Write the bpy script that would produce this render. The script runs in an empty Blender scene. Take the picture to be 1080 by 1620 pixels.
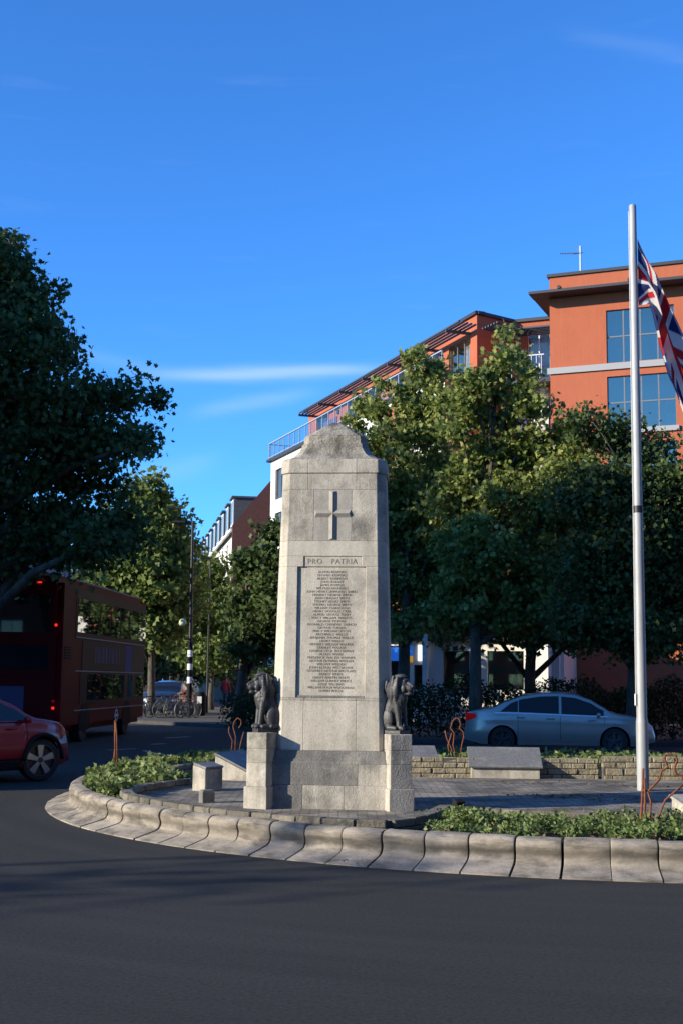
import bpy, bmesh, math, random
import numpy as np
from mathutils import Vector, Matrix
random.seed(7); RNG = np.random.default_rng(11)
S = bpy.context.scene; COL = S.collection
# ------------------------------------------------------------------ camera
F, PITCH, ROLL, CAMZ = 2050.0, math.radians(7.45), 0.0105, 1.7
FW = Vector((0, math.cos(PITCH), math.sin(PITCH))); UP0 = Vector((0, -math.sin(PITCH), math.cos(PITCH))); RT0 = Vector((1, 0, 0))
RT = RT0 * math.cos(ROLL) + UP0 * math.sin(ROLL); UP = UP0 * math.cos(ROLL) - RT0 * math.sin(ROLL)
CAM = Vector((0, 0, CAMZ))
cd = bpy.data.cameras.new('camera'); cam = bpy.data.objects.new('camera', cd); COL.objects.link(cam)
cd.sensor_fit = 'HORIZONTAL'; cd.sensor_width = 36; cd.lens = 36 * F / 1080; cd.clip_end = 4000; cd.clip_start = .1
m = Matrix.Identity(4)
for i, v in enumerate((RT, UP, -FW)):
    for j in range(3): m[j][i] = v[j]
m.translation = CAM; cam.matrix_world = m; S.camera = cam
def ray(x, y): return FW + RT * ((x - 540) / F) + UP * ((810 - y) / F)
def PG(x, y, z=0.0):                      # photo pixel -> point on the level z
    d = ray(x, y); return CAM + d * ((z - CAMZ) / d.z)
def PD(x, y, Y):                          # photo pixel -> point at distance Y
    d = ray(x, y); return CAM + d * (Y / d.y)
# ------------------------------------------------------------------ sky, sun, exposure
SUN_AZ, SUN_EL = math.radians(22), math.radians(18)     # from the left, a little behind the camera
TO_SUN = Vector((-math.cos(SUN_AZ) * math.cos(SUN_EL), -math.sin(SUN_AZ) * math.cos(SUN_EL), math.sin(SUN_EL)))
W = bpy.data.worlds.new('World'); S.world = W; W.use_nodes = True
nt = W.node_tree; nt.nodes.clear()
def N(tree, t, **k):
    n = tree.nodes.new(t)
    for a, b in k.items(): setattr(n, a, b)
    return n
sky = N(nt, 'ShaderNodeTexSky', sky_type='NISHITA', sun_disc=False, sun_elevation=SUN_EL,
        sun_rotation=math.atan2(TO_SUN.x, TO_SUN.y), altitude=0, air_density=.72, dust_density=0, ozone_density=3.0)
bg = N(nt, 'ShaderNodeBackground'); bg.inputs[1].default_value = .145
out = N(nt, 'ShaderNodeOutputWorld')
hs = N(nt, 'ShaderNodeHueSaturation'); hs.inputs['Saturation'].default_value = 1.0
tm = N(nt, 'ShaderNodeMixRGB', blend_type='MULTIPLY'); tm.inputs[0].default_value = 1; tm.inputs[2].default_value = (.42, .97, 1.52, 1)   # camera white balance of the clear sky
nt.links.new(sky.outputs[0], tm.inputs[1]); nt.links.new(tm.outputs[0], hs.inputs['Color'])
# thin high cloud and aircraft trails, laid out on the sky by direction
tc = N(nt, 'ShaderNodeTexCoord'); sep = N(nt, 'ShaderNodeSeparateXYZ'); nt.links.new(tc.outputs['Generated'], sep.inputs[0])
def M(tree, op, a, b=None, c=None, clamp=False):
    n = N(tree, 'ShaderNodeMath', operation=op, use_clamp=clamp)
    for i, v in enumerate((a, b, c)):
        if v is None: continue
        if isinstance(v, (int, float)): n.inputs[i].default_value = v
        else: tree.links.new(v, n.inputs[i])
    return n.outputs[0]
az = M(nt, 'ARCTAN2', sep.outputs[0], sep.outputs[1]); el = M(nt, 'ARCSINE', sep.outputs[2])
mp = N(nt, 'ShaderNodeCombineXYZ'); nt.links.new(M(nt, 'MULTIPLY', az, 9.), mp.inputs[0]); nt.links.new(M(nt, 'MULTIPLY', el, 70.), mp.inputs[1])
nz = N(nt, 'ShaderNodeTexNoise'); nz.inputs['Scale'].default_value = 1.; nz.inputs['Detail'].default_value = 5
nt.links.new(mp.outputs[0], nz.inputs['Vector'])
def streak(a0, e0, slope, width, half, k):
    d = M(nt, 'SUBTRACT', el, M(nt, 'MULTIPLY_ADD', M(nt, 'SUBTRACT', az, a0), slope, e0))
    d = M(nt, 'MULTIPLY_ADD', M(nt, 'SUBTRACT', nz.outputs[0], .5), width * 1.4, d)
    g = M(nt, 'POWER', 2.718, M(nt, 'MULTIPLY', M(nt, 'POWER', M(nt, 'DIVIDE', d, width), 2.), -1.))
    h = M(nt, 'POWER', 2.718, M(nt, 'MULTIPLY', M(nt, 'POWER', M(nt, 'DIVIDE', M(nt, 'ABSOLUTE', M(nt, 'SUBTRACT', az, a0)), half), 4.), -1.))
    return M(nt, 'MULTIPLY', M(nt, 'MULTIPLY', g, h), k)
def azel(x, y):
    d = ray(x, y).normalized(); return math.atan2(d.x, d.y), math.asin(d.z)
tot = None
for (x, y, sl, w, hf, k) in ((430, 590, .05, .0050, .085, .5), (400, 637, .2, .006, .045, .20), (185, 572, -.2, .006, .05, .09), (1005, 72, -.25, .006, .05, .06), (270, 745, .25, .009, .035, .12)):
    a, e = azel(x, y); v = streak(a, e, sl, w, hf, k); tot = v if tot is None else M(nt, 'ADD', tot, v)
wisp = M(nt, 'MULTIPLY', M(nt, 'SUBTRACT', nz.outputs[0], .62, clamp=True), .22)
tot = M(nt, 'ADD', tot, wisp, clamp=True)
mx = N(nt, 'ShaderNodeMixRGB'); mx.inputs[2].default_value = (3.0, 4.0, 4.9, 1)
nt.links.new(tot, mx.inputs[0]); nt.links.new(hs.outputs[0], mx.inputs[1]); nt.links.new(mx.outputs[0], bg.inputs[0]); nt.links.new(bg.outputs[0], out.inputs[0])
sl = bpy.data.lights.new('sun', 'SUN'); sl.energy = 5.0; sl.angle = math.radians(.53); sl.color = (1, .905, .72)
so = bpy.data.objects.new('sun', sl); COL.objects.link(so); so.rotation_euler = TO_SUN.to_track_quat('Z', 'Y').to_euler(); so.location = (-30, -20, 40)
S.view_settings.view_transform = 'Standard'; S.view_settings.look = 'None'; S.view_settings.gamma = 1; S.view_settings.exposure = .58
S.cycles.use_denoising = True; S.cycles.max_bounces = 6; S.cycles.transparent_max_bounces = 8
S.cycles.diffuse_bounces = 3; S.cycles.glossy_bounces = 3; S.cycles.transmission_bounces = 4; S.cycles.sample_clamp_indirect = 6
# ------------------------------------------------------------------ materials
def mat(name, c1, c2=None, scale=3., detail=6, rough=.85, bump=0, bscale=40., rnd=0, metal=0, spec=.5, coord='W', stretch=(1, 1, 1), emit=None, contrast=(.35, .65), c3=None, s3=.6, t3=(.5, .62), coat=0, alpha=None, rndh=0, streak=None):
    mt = bpy.data.materials.new(name); mt.use_nodes = True; t = mt.node_tree; b = t.nodes['Principled BSDF']; L = t.links.new
    b.inputs['Roughness'].default_value = rough; b.inputs['Metallic'].default_value = metal; b.inputs['Specular IOR Level'].default_value = spec
    b.inputs['Base Color'].default_value = (*c1, 1)
    if coat: b.inputs['Coat Weight'].default_value = coat; b.inputs['Coat Roughness'].default_value = .03
    if coord == 'W': v = N(t, 'ShaderNodeNewGeometry').outputs['Position']
    else: v = N(t, 'ShaderNodeTexCoord').outputs['Object']
    if stretch != (1, 1, 1):
        mpn = N(t, 'ShaderNodeMapping'); mpn.inputs['Scale'].default_value = stretch; L(v, mpn.inputs[0]); v = mpn.outputs[0]
    col = None
    if c2:
        n = N(t, 'ShaderNodeTexNoise'); n.inputs['Scale'].default_value = scale; n.inputs['Detail'].default_value = detail; n.inputs['Roughness'].default_value = .62; L(v, n.inputs['Vector'])
        r = N(t, 'ShaderNodeValToRGB'); r.color_ramp.elements[0].position, r.color_ramp.elements[1].position = contrast
        r.color_ramp.elements[0].color = (*c1, 1); r.color_ramp.elements[1].color = (*c2, 1); L(n.outputs[0], r.inputs[0]); col = r.outputs[0]
        if c3:
            n3 = N(t, 'ShaderNodeTexNoise'); n3.inputs['Scale'].default_value = s3; n3.inputs['Detail'].default_value = 7; n3.inputs['Roughness'].default_value = .68; L(v, n3.inputs['Vector'])
            r3 = N(t, 'ShaderNodeValToRGB'); r3.color_ramp.elements[0].position, r3.color_ramp.elements[1].position = t3; L(n3.outputs[0], r3.inputs[0])
            x3 = N(t, 'ShaderNodeMixRGB'); L(r3.outputs[0], x3.inputs[0]); L(col, x3.inputs[1]); x3.inputs[2].default_value = (*c3, 1); col = x3.outputs[0]
    if streak:                                   # rain streaks and lichen running down the face
        mps = N(t, 'ShaderNodeMapping'); mps.inputs['Scale'].default_value = (9, 9, 1.1); L(v, mps.inputs[0])
        ns = N(t, 'ShaderNodeTexNoise'); ns.inputs['Scale'].default_value = 1.; ns.inputs['Detail'].default_value = 8; ns.inputs['Roughness'].default_value = .7; L(mps.outputs[0], ns.inputs['Vector'])
        nf = N(t, 'ShaderNodeTexNoise'); nf.inputs['Scale'].default_value = 38.; nf.inputs['Detail'].default_value = 4; nf.inputs['Roughness'].default_value = .75; L(v, nf.inputs['Vector'])
        rs = N(t, 'ShaderNodeValToRGB'); rs.color_ramp.elements[0].position = .40; rs.color_ramp.elements[1].position = .68; k0 = 1 - streak; rs.color_ramp.elements[0].color = (1, 1, 1, 1); rs.color_ramp.elements[1].color = (k0, k0, k0 * .98, 1); L(ns.outputs[0], rs.inputs[0])
        rf = N(t, 'ShaderNodeValToRGB'); rf.color_ramp.elements[0].position = .34; rf.color_ramp.elements[1].position = .62; rf.color_ramp.elements[0].color = (.84, .835, .82, 1); rf.color_ramp.elements[1].color = (1.05, 1.05, 1.05, 1); L(nf.outputs[0], rf.inputs[0])
        for q in (rs, rf):
            xs_ = N(t, 'ShaderNodeMixRGB', blend_type='MULTIPLY'); xs_.inputs[0].default_value = 1; L(col, xs_.inputs[1]); L(q.outputs[0], xs_.inputs[2]); col = xs_.outputs[0]
    if rnd or rndh:
        oi = N(t, 'ShaderNodeObjectInfo'); h = N(t, 'ShaderNodeHueSaturation')
        L(M(t, 'MULTIPLY_ADD', oi.outputs['Random'], 2 * rnd, 1 - rnd), h.inputs['Value'])
        if rndh: L(M(t, 'MULTIPLY_ADD', oi.outputs['Random'], rndh, .5 - rndh / 2), h.inputs['Hue'])
        if col: L(col, h.inputs['Color'])
        else: h.inputs['Color'].default_value = (*c1, 1)
        col = h.outputs[0]
    if col: L(col, b.inputs['Base Color'])
    if bump:
        n2 = N(t, 'ShaderNodeTexNoise'); n2.inputs['Scale'].default_value = bscale; n2.inputs['Detail'].default_value = 5; L(v, n2.inputs['Vector'])
        bp = N(t, 'ShaderNodeBump'); bp.inputs['Strength'].default_value = bump; bp.inputs['Distance'].default_value = .02; L(n2.outputs[0], bp.inputs['Height']); L(bp.outputs[0], b.inputs['Normal'])
    if emit: b.inputs['Emission Color'].default_value = (*emit[:3], 1); b.inputs['Emission Strength'].default_value = emit[3]
    if alpha is not None: b.inputs['Alpha'].default_value = alpha
    return mt
def leaf_mat(name, a, b, trans=.35, rough=.55):
    mt = bpy.data.materials.new(name); mt.use_nodes = True; t = mt.node_tree; p = t.nodes['Principled BSDF']; o = t.nodes['Material Output']; L = t.links.new
    g = N(t, 'ShaderNodeNewGeometry'); r = N(t, 'ShaderNodeValToRGB'); r.color_ramp.elements[0].color = (*a, 1); r.color_ramp.elements[1].color = (*b, 1); r.color_ramp.elements[1].position = .95; e_ = r.color_ramp.elements.new(.6); e_.color = (*[.58 * p_ + .42 * q_ for p_, q_ in zip(a, b)], 1)
    L(g.outputs['Random Per Island'], r.inputs[0]); L(r.outputs[0], p.inputs['Base Color']); p.inputs['Roughness'].default_value = rough; p.inputs['Specular IOR Level'].default_value = .25
    tr = N(t, 'ShaderNodeBsdfTranslucent'); h = N(t, 'ShaderNodeHueSaturation'); h.inputs['Value'].default_value = 1.3; h.inputs['Hue'].default_value = .48; L(r.outputs[0], h.inputs['Color']); L(h.outputs[0], tr.inputs[0])
    x = N(t, 'ShaderNodeMixShader'); x.inputs[0].default_value = trans; L(p.outputs[0], x.inputs[1]); L(tr.outputs[0], x.inputs[2]); L(x.outputs[0], o.inputs[0])
    return mt
def glass_mat(name, tint=(.5, .55, .6), refl=.3):
    mt = bpy.data.materials.new(name); mt.use_nodes = True; t = mt.node_tree; t.nodes.remove(t.nodes['Principled BSDF']); o = t.nodes['Material Output']; L = t.links.new
    gl = N(t, 'ShaderNodeBsdfGlossy'); gl.inputs['Roughness'].default_value = .02; gl.inputs[0].default_value = (.97, .79, .58, 1)
    tr = N(t, 'ShaderNodeBsdfTransparent'); tr.inputs[0].default_value = (*tint, 1)
    fr = N(t, 'ShaderNodeFresnel'); fr.inputs[0].default_value = 1.5
    x = N(t, 'ShaderNodeMixShader'); L(M(t, 'ADD', fr.outputs[0], refl, clamp=True), x.inputs[0]); L(tr.outputs[0], x.inputs[1]); L(gl.outputs[0], x.inputs[2]); L(x.outputs[0], o.inputs[0])
    return mt
MT = dict(
    stone=mat('stone', (.58, .525, .435), (.47, .425, .35), 3.2, bump=.35, bscale=55, rnd=.06, c3=(.20, .185, .16), s3=2.1, t3=(.46, .68), rough=.9, streak=.32),
    stone_clean=mat('stone_clean', (.59, .535, .44), (.50, .455, .375), 2.4, bump=.22, bscale=70, rnd=.04, c3=(.30, .275, .235), s3=1.7, t3=(.50, .74), rough=.9, streak=.22),
    stone_smooth=mat('stone_smooth', (.42, .39, .335), (.34, .315, .27), 5, bump=.2, bscale=80, rough=.9, streak=.25),
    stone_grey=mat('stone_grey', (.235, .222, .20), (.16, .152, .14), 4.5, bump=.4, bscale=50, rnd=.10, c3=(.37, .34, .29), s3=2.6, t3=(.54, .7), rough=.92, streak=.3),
    stone_cap=mat('stone_cap', (.45, .41, .335), (.30, .27, .22), 7, bump=.6, bscale=34, rnd=.12, c3=(.13, .12, .10), s3=3.2, t3=(.48, .64), rough=.95, streak=.35),
    letter=mat('letter', (.12, .107, .088), (.26, .235, .195), 14, rough=.9),
    granite=mat('granite', (.19, .185, .175), (.13, .128, .12), 26, bump=.2, bscale=90, rough=.6, c3=(.24, .235, .22), s3=3),
    bronze=mat('bronze', (.030, .030, .030), (.062, .061, .060), 18, rough=.5, bump=.25, bscale=60, spec=.5),
    asphalt=mat('asphalt', (.026, .0265, .0245), (.043, .0430, .039), 130, 4, rough=.86, bump=.55, bscale=240, c3=(.035, .0352, .032), s3=.35, t3=(.45, .6), spec=.35),
    pavement=mat('pavement', (.075, .07, .064), (.05, .047, .043), 5, rough=.9, bump=.2, bscale=30),
    ground=mat('ground', (.05, .05, .048), (.07, .068, .064), .8, rough=.95, bump=.2, bscale=20),
    kerb=mat('kerb', (.43, .37, .295), (.30, .257, .20), 6, bump=.4, bscale=60, rnd=.13, c3=(.10, .088, .07), s3=2.6, t3=(.47, .66), rough=.92, stretch=(.8, .8, 4.2), streak=.2),
    soil=mat('soil', (.040, .032, .025), (.075, .062, .05), 22, bump=.9, bscale=36, rough=1, spec=.1),
    brick=mat('brick', (.205, .18, .135), (.135, .118, .09), 9, bump=.8, bscale=28, rnd=.28, c3=(.075, .068, .055), s3=4.5, t3=(.52, .66), rough=.95),
    wallstone=mat('wallstone', (.34, .285, .18), (.24, .20, .13), 8, bump=.9, bscale=26, rnd=.24, c3=(.13, .115, .085), s3=3, t3=(.55, .7), rough=.95),
    mortar=mat('mortar', (.11, .10, .085), (.075, .07, .06), 12, bump=.4, rough=1),
    white=mat('white', (.72, .72, .70), (.62, .62, .61), 4, rough=.7),
    galv=mat('galv', (.40, .41, .41), (.28, .29, .30), 9, rough=.55, metal=.15, stretch=(1, 1, .18), coord='O'),
    rust=mat('rust', (.23, .075, .028), (.13, .042, .02), 25, rough=.85, bump=.3, bscale=90),
    iron=mat('iron', (.012, .012, .013), rough=.5),
    black=mat('black', (.010, .010, .011), (.016, .016, .016), 5, rough=.7, spec=.15),
    rubber=mat('rubber', (.014, .014, .015), rough=.75),
    alloy=mat('alloy', (.42, .43, .45), rough=.3, metal=.8),
    darkalloy=mat('darkalloy', (.06, .062, .068), rough=.4, metal=.6),
    silver=mat('silver', (.40, .375, .335), (.37, .35, .31), 2, rough=.30, metal=.4, coat=.5, coord='O'),
    redpaint=mat('redpaint', (.30, .006, .010), rough=.4, coat=.5, spec=.3),
    navy=mat('navy', (.012, .022, .05), rough=.3, coat=.8),
    busred=mat('busred', (.13, .004, .007), (.11, .004, .006), 3, rough=.55, spec=.12, coord='O'),
    busblack=mat('busblack', (.006, .005, .007), (.012, .011, .018), 1.3, rough=.5, spec=.12, coord='O'),
    roofgrey=mat('roofgrey', (.25, .25, .25), rough=.5),
    carglass=mat('carglass', (.010, .011, .013), rough=.05, spec=.35),
    busglass=mat('busglass', (.010, .012, .014), rough=.02, spec=1.0, coat=1),
    chrome=mat('chrome', (.6, .6, .62), rough=.15, metal=1),
    taillight=mat('taillight', (.35, .01, .01), rough=.2, emit=(1, .02, .01, .05)),
    lit_red=mat('lit_red', (.5, .01, .01), rough=.3, emit=(1, .03, .02, .7)),
    lens=mat('lens', (.55, .57, .6), rough=.08, coat=1),
    skin=mat('skin', (.36, .21, .15), rough=.6), cloth_dark=mat('cloth_dark', (.03, .03, .035), rough=.9), cloth_red=mat('cloth_red', (.20, .01, .018), rough=.8), jeans=mat('jeans', (.03, .04, .07), rough=.9), hair=mat('hair', (.03, .02, .014), rough=.7),
    orange=mat('orange', (.45, .122, .056), (.42, .110, .05), .7, rough=.9, bump=.12, bscale=25, c3=(.39, .104, .048), s3=.35, t3=(.5, .75), streak=.10),
    cream=mat('cream', (.72, .69, .62), (.66, .63, .56), .8, rough=.9, bump=.1, bscale=20),
    band=mat('band', (.33, .32, .31), rough=.7), soffit=mat('soffit', (.028, .030, .036), rough=.6), steel=mat('steel', (.055, .06, .07), rough=.5), rail=mat('rail', (.52, .54, .56), rough=.4, metal=.5),
    frame=mat('frame', (.15, .155, .165), rough=.5), wframe=mat('wframe', (.75, .75, .74), rough=.6), room=mat('room', (.5, .47, .42), rough=.9), curtain=mat('curtain', (.78, .77, .73), (.6, .6, .57), 6, rough=.9, stretch=(8, 8, .3)),
    redbrick=mat('redbrick', (.16, .055, .038), (.11, .042, .03), 6, rough=.95, bump=.2, bscale=30), slate=mat('slate', (.085, .082, .085), (.055, .055, .06), 5, rough=.8),
    brickdark=mat('brickdark', (.09, .055, .042), (.065, .042, .034), 4, rough=.95), 
    bark=mat('bark', (.12, .10, .075), (.055, .046, .036), 7, bump=.8, bscale=22, rough=.95, stretch=(1, 1, .4)),
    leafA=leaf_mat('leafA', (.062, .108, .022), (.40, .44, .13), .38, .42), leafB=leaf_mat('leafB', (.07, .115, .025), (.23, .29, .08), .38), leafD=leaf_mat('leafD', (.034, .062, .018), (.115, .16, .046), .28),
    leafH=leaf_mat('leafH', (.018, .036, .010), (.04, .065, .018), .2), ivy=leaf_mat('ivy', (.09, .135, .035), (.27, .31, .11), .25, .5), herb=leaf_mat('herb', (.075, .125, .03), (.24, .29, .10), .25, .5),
    dead=leaf_mat('dead', (.16, .07, .025), (.34, .20, .09), .2, .8),
    bluesign=mat('bluesign', (.02, .10, .45), rough=.4, emit=(.02, .16, .7, .35)), yellowsign=mat('yellowsign', (.6, .32, .04), rough=.5, emit=(.8, .4, .03, .3)), litwhite=mat('litwhite', (.8, .8, .8), rough=.5, emit=(1, .98, .95, .7)),
    globe=mat('globe', (.62, .66, .40), (.56, .60, .36), 4, rough=.35), flagred=mat('flagred', (.56, .03, .035), rough=.9), flagwhite=mat('flagwhite', (.80, .78, .74), rough=.9), flagblue=mat('flagblue', (.025, .042, .15), rough=.9),
    paintline=mat('paintline', (.55, .55, .53), (.3, .3, .29), 14, rough=.8),
    glass=glass_mat('glass', (.66, .66, .64), .30), railglass=glass_mat('railglass', (.80, .86, .90), .06), dimrail=mat('dimrail', (.16, .155, .15), rough=.5, metal=.2), purple=mat('purple', (.10, .09, .2), rough=.8),
)
def terrace_mat():
    mt = MT['pavement'].copy(); mt.name = 'paving'; t = mt.node_tree; b = t.nodes['Principled BSDF']; L = t.links.new
    g = N(t, 'ShaderNodeNewGeometry'); br = N(t, 'ShaderNodeTexBrick'); br.inputs['Scale'].default_value = 1; br.inputs['Brick Width'].default_value = .21; br.inputs['Row Height'].default_value = .105; br.inputs['Mortar Size'].default_value = .008
    br.inputs['Color1'].default_value = (.21, .188, .155, 1); br.inputs['Color2'].default_value = (.30, .27, .225, 1); br.inputs['Mortar'].default_value = (.07, .065, .055, 1); L(g.outputs['Position'], br.inputs['Vector'])
    n = N(t, 'ShaderNodeTexNoise'); n.inputs['Scale'].default_value = 2.2; n.inputs['Detail'].default_value = 7; L(g.outputs['Position'], n.inputs['Vector'])
    r = N(t, 'ShaderNodeValToRGB'); r.color_ramp.elements[0].position = .42; r.color_ramp.elements[1].position = .66; r.color_ramp.elements[0].color = (.45, .45, .43, 1); r.color_ramp.elements[1].color = (1.35, 1.32, 1.25, 1); L(n.outputs[0], r.inputs[0])
    x = N(t, 'ShaderNodeMixRGB', blend_type='MULTIPLY'); x.inputs[0].default_value = 1; L(br.outputs[0], x.inputs[1]); L(r.outputs[0], x.inputs[2]); L(x.outputs[0], b.inputs['Base Color'])
    bp = N(t, 'ShaderNodeBump'); bp.inputs['Distance'].default_value = .012; bp.inputs['Strength'].default_value = .7; L(br.outputs['Fac'], bp.inputs['Height']); bp.invert = True; L(bp.outputs[0], b.inputs['Normal'])
    return mt
MT['paving'] = terrace_mat()
def road_mat():
    mt = MT['asphalt']; t = mt.node_tree; b = t.nodes['Principled BSDF']; L = t.links.new; base = b.inputs['Base Color'].links[0].from_socket
    g = N(t, 'ShaderNodeNewGeometry'); s_ = N(t, 'ShaderNodeSeparateXYZ'); L(g.outputs['Position'], s_.inputs[0])
    dx = M(t, 'SUBTRACT', s_.outputs[0], 3.713); dy = M(t, 'SUBTRACT', s_.outputs[1], 19.254); r = M(t, 'SQRT', M(t, 'ADD', M(t, 'MULTIPLY', dx, dx), M(t, 'MULTIPLY', dy, dy)))
    c = N(t, 'ShaderNodeCombineXYZ'); L(M(t, 'MULTIPLY', r, 2.6), c.inputs[0]); L(M(t, 'MULTIPLY', M(t, 'ARCTAN2', dy, dx), 2.2), c.inputs[1])
    n = N(t, 'ShaderNodeTexNoise'); n.inputs['Scale'].default_value = 1.; n.inputs['Detail'].default_value = 6; L(c.outputs[0], n.inputs['Vector'])
    n2 = N(t, 'ShaderNodeTexNoise'); n2.inputs['Scale'].default_value = 34.; n2.inputs['Detail'].default_value = 3; n2.inputs['Roughness'].default_value = .8; L(g.outputs['Position'], n2.inputs['Vector'])
    n4 = N(t, 'ShaderNodeTexNoise'); n4.inputs['Scale'].default_value = 75.; n4.inputs['Detail'].default_value = 2; L(g.outputs['Position'], n4.inputs['Vector'])
    k = M(t, 'MULTIPLY', M(t, 'MULTIPLY_ADD', n.outputs[0], .95, .52), M(t, 'ADD', M(t, 'MULTIPLY_ADD', n2.outputs[0], 2.6, -.38), M(t, 'MULTIPLY', M(t, 'SUBTRACT', n4.outputs[0], .66, clamp=True), 9.)))
    x = N(t, 'ShaderNodeMixRGB', blend_type='MULTIPLY'); x.inputs[0].default_value = 1; L(base, x.inputs[1]); L(k, x.inputs[2]); L(x.outputs[0], b.inputs['Base Color'])
road_mat()
for nm_ in ('flagred', 'flagwhite', 'flagblue'):   # thin cloth lets light through
    t = MT[nm_].node_tree; p_ = t.nodes['Principled BSDF']; tr_ = N(t, 'ShaderNodeBsdfTranslucent'); tr_.inputs[0].default_value = p_.inputs['Base Color'].default_value; x_ = N(t, 'ShaderNodeMixShader'); x_.inputs[0].default_value = .45
    t.links.new(p_.outputs[0], x_.inputs[1]); t.links.new(tr_.outputs[0], x_.inputs[2]); t.links.new(x_.outputs[0], t.nodes['Material Output'].inputs[0])
def kerb_mat():                                   # road grime plus painted crease shade along the middle of the kerb units
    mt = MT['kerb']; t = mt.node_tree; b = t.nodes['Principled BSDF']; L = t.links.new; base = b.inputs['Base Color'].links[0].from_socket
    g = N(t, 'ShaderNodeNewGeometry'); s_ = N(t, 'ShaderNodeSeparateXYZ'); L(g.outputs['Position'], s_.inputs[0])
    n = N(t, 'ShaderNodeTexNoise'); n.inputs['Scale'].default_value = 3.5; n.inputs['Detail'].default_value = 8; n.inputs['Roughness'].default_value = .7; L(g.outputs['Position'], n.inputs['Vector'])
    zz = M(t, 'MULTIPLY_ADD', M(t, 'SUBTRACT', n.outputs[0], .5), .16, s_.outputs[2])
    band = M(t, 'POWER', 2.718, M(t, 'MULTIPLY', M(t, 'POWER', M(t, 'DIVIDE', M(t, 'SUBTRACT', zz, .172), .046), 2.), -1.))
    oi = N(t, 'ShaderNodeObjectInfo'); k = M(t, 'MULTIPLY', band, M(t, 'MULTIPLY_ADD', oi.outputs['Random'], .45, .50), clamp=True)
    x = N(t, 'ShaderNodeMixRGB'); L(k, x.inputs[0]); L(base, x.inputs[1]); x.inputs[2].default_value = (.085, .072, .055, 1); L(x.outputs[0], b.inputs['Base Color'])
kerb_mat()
# ------------------------------------------------------------------ mesh helpers
class MB:
    def __init__(s): s.v = []; s.f = []; s.mi = []
    def add(s, vs, fs, mi=0):
        o = len(s.v); s.v += [tuple(v) for v in vs]; s.f += [tuple(i + o for i in f) for f in fs]; s.mi += [mi] * len(fs); return s
    def box(s, x0, x1, y0, y1, z0, z1, mx=None, mi=0):
        vs = [Vector((x, y, z)) for z in (z0, z1) for y in (y0, y1) for x in (x0, x1)]
        if mx: vs = [mx @ v for v in vs]
        return s.add(vs, [(0, 2, 3, 1), (4, 5, 7, 6), (0, 1, 5, 4), (2, 6, 7, 3), (0, 4, 6, 2), (1, 3, 7, 5)], mi)
    def tube(s, pts, r, n=8, cap=True, mi=0):
        pts = [Vector(p) for p in pts]; k = len(pts); rs = r if isinstance(r, (list, tuple)) else [r] * k
        ref = Vector((0, 0, 1)); vs = []; pv = None
        for i, p in enumerate(pts):
            d = (pts[min(i + 1, k - 1)] - pts[max(i - 1, 0)]).normalized()
            a = pv - d * pv.dot(d) if pv else d.cross(ref if abs(d.z) < .95 else Vector((1, 0, 0)))
            if a.length < 1e-6: a = d.orthogonal()
            a.normalize(); b = d.cross(a); pv = a
            vs += [p + (a * math.cos(t) + b * math.sin(t)) * rs[i] for t in (2 * math.pi * j / n for j in range(n))]
        fs = [(i * n + j, i * n + (j + 1) % n, (i + 1) * n + (j + 1) % n, (i + 1) * n + j) for i in range(k - 1) for j in range(n)]
        if cap: fs += [tuple(range(n - 1, -1, -1)), tuple((k - 1) * n + j for j in range(n))]
        return s.add(vs, fs, mi)
    def loft(s, rings, closed=True, cap=True, mi=0):
        n = len(rings[0]); vs = [v for r in rings for v in r]; k = len(rings)
        fs = [(i * n + j, i * n + (j + 1) % n, (i + 1) * n + (j + 1) % n, (i + 1) * n + j) for i in range(k - 1) for j in range(n if closed else n - 1)]
        if cap: fs += [tuple(range(n - 1, -1, -1)), tuple((k - 1) * n + j for j in range(n))]
        return s.add(vs, fs, mi)
    def lathe(s, prof, n=24, mx=None, mi=0):                      # prof: (r, z) about the z axis
        vs = []
        for r, z in prof:
            for j in range(n):
                v = Vector((r * math.cos(2 * math.pi * j / n), r * math.sin(2 * math.pi * j / n), z)); vs.append(mx @ v if mx else v)
        k = len(prof); fs = [(i * n + j, i * n + (j + 1) % n, (i + 1) * n + (j + 1) % n, (i + 1) * n + j) for i in range(k - 1) for j in range(n)]
        return s.add(vs, fs, mi)
    def prism(s, poly, z0, z1, mi=0):
        return s.loft([[Vector((x, y, z)) for x, y in poly] for z in (z0, z1)], mi=mi)
def link(name, me, parent=None, loc=None, rotz=0):
    o = bpy.data.objects.new(name, me); COL.objects.link(o)
    if parent: o.parent = parent
    if loc is not None: o.location = loc
    o.rotation_euler.z = rotz
    return o
def mesh(name, mb, mats, smooth=False, bevel=0, seg=1, shift=None, fix=True):
    me = bpy.data.meshes.new(name)
    vs = mb.v if shift is None else [(v[0] - shift[0], v[1] - shift[1], v[2] - shift[2]) for v in mb.v]
    me.from_pydata(vs, [], mb.f)
    for q in (mats if isinstance(mats, (list, tuple)) else [mats]): me.materials.append(MT[q] if isinstance(q, str) else q)
    if any(mb.mi): me.polygons.foreach_set('material_index', mb.mi)
    if bevel or fix:
        bm = bmesh.new(); bm.from_mesh(me)
        if fix: bmesh.ops.recalc_face_normals(bm, faces=bm.faces)
        if bevel: bmesh.ops.bevel(bm, geom=[e for e in bm.edges if e.is_manifold and e.calc_face_angle(0) > .5], offset=bevel, segments=seg, affect='EDGES', clamp_overlap=True)
        bm.to_mesh(me); bm.free()
    if smooth:
        me.polygons.foreach_set('use_smooth', [True] * len(me.polygons))
        if smooth is not True:
            me.set_sharp_from_angle(angle=math.radians(smooth))
    return me
def wloc(o):
    v = Vector((0, 0, 0))
    while o: v += o.location; o = o.parent
    return v
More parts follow.
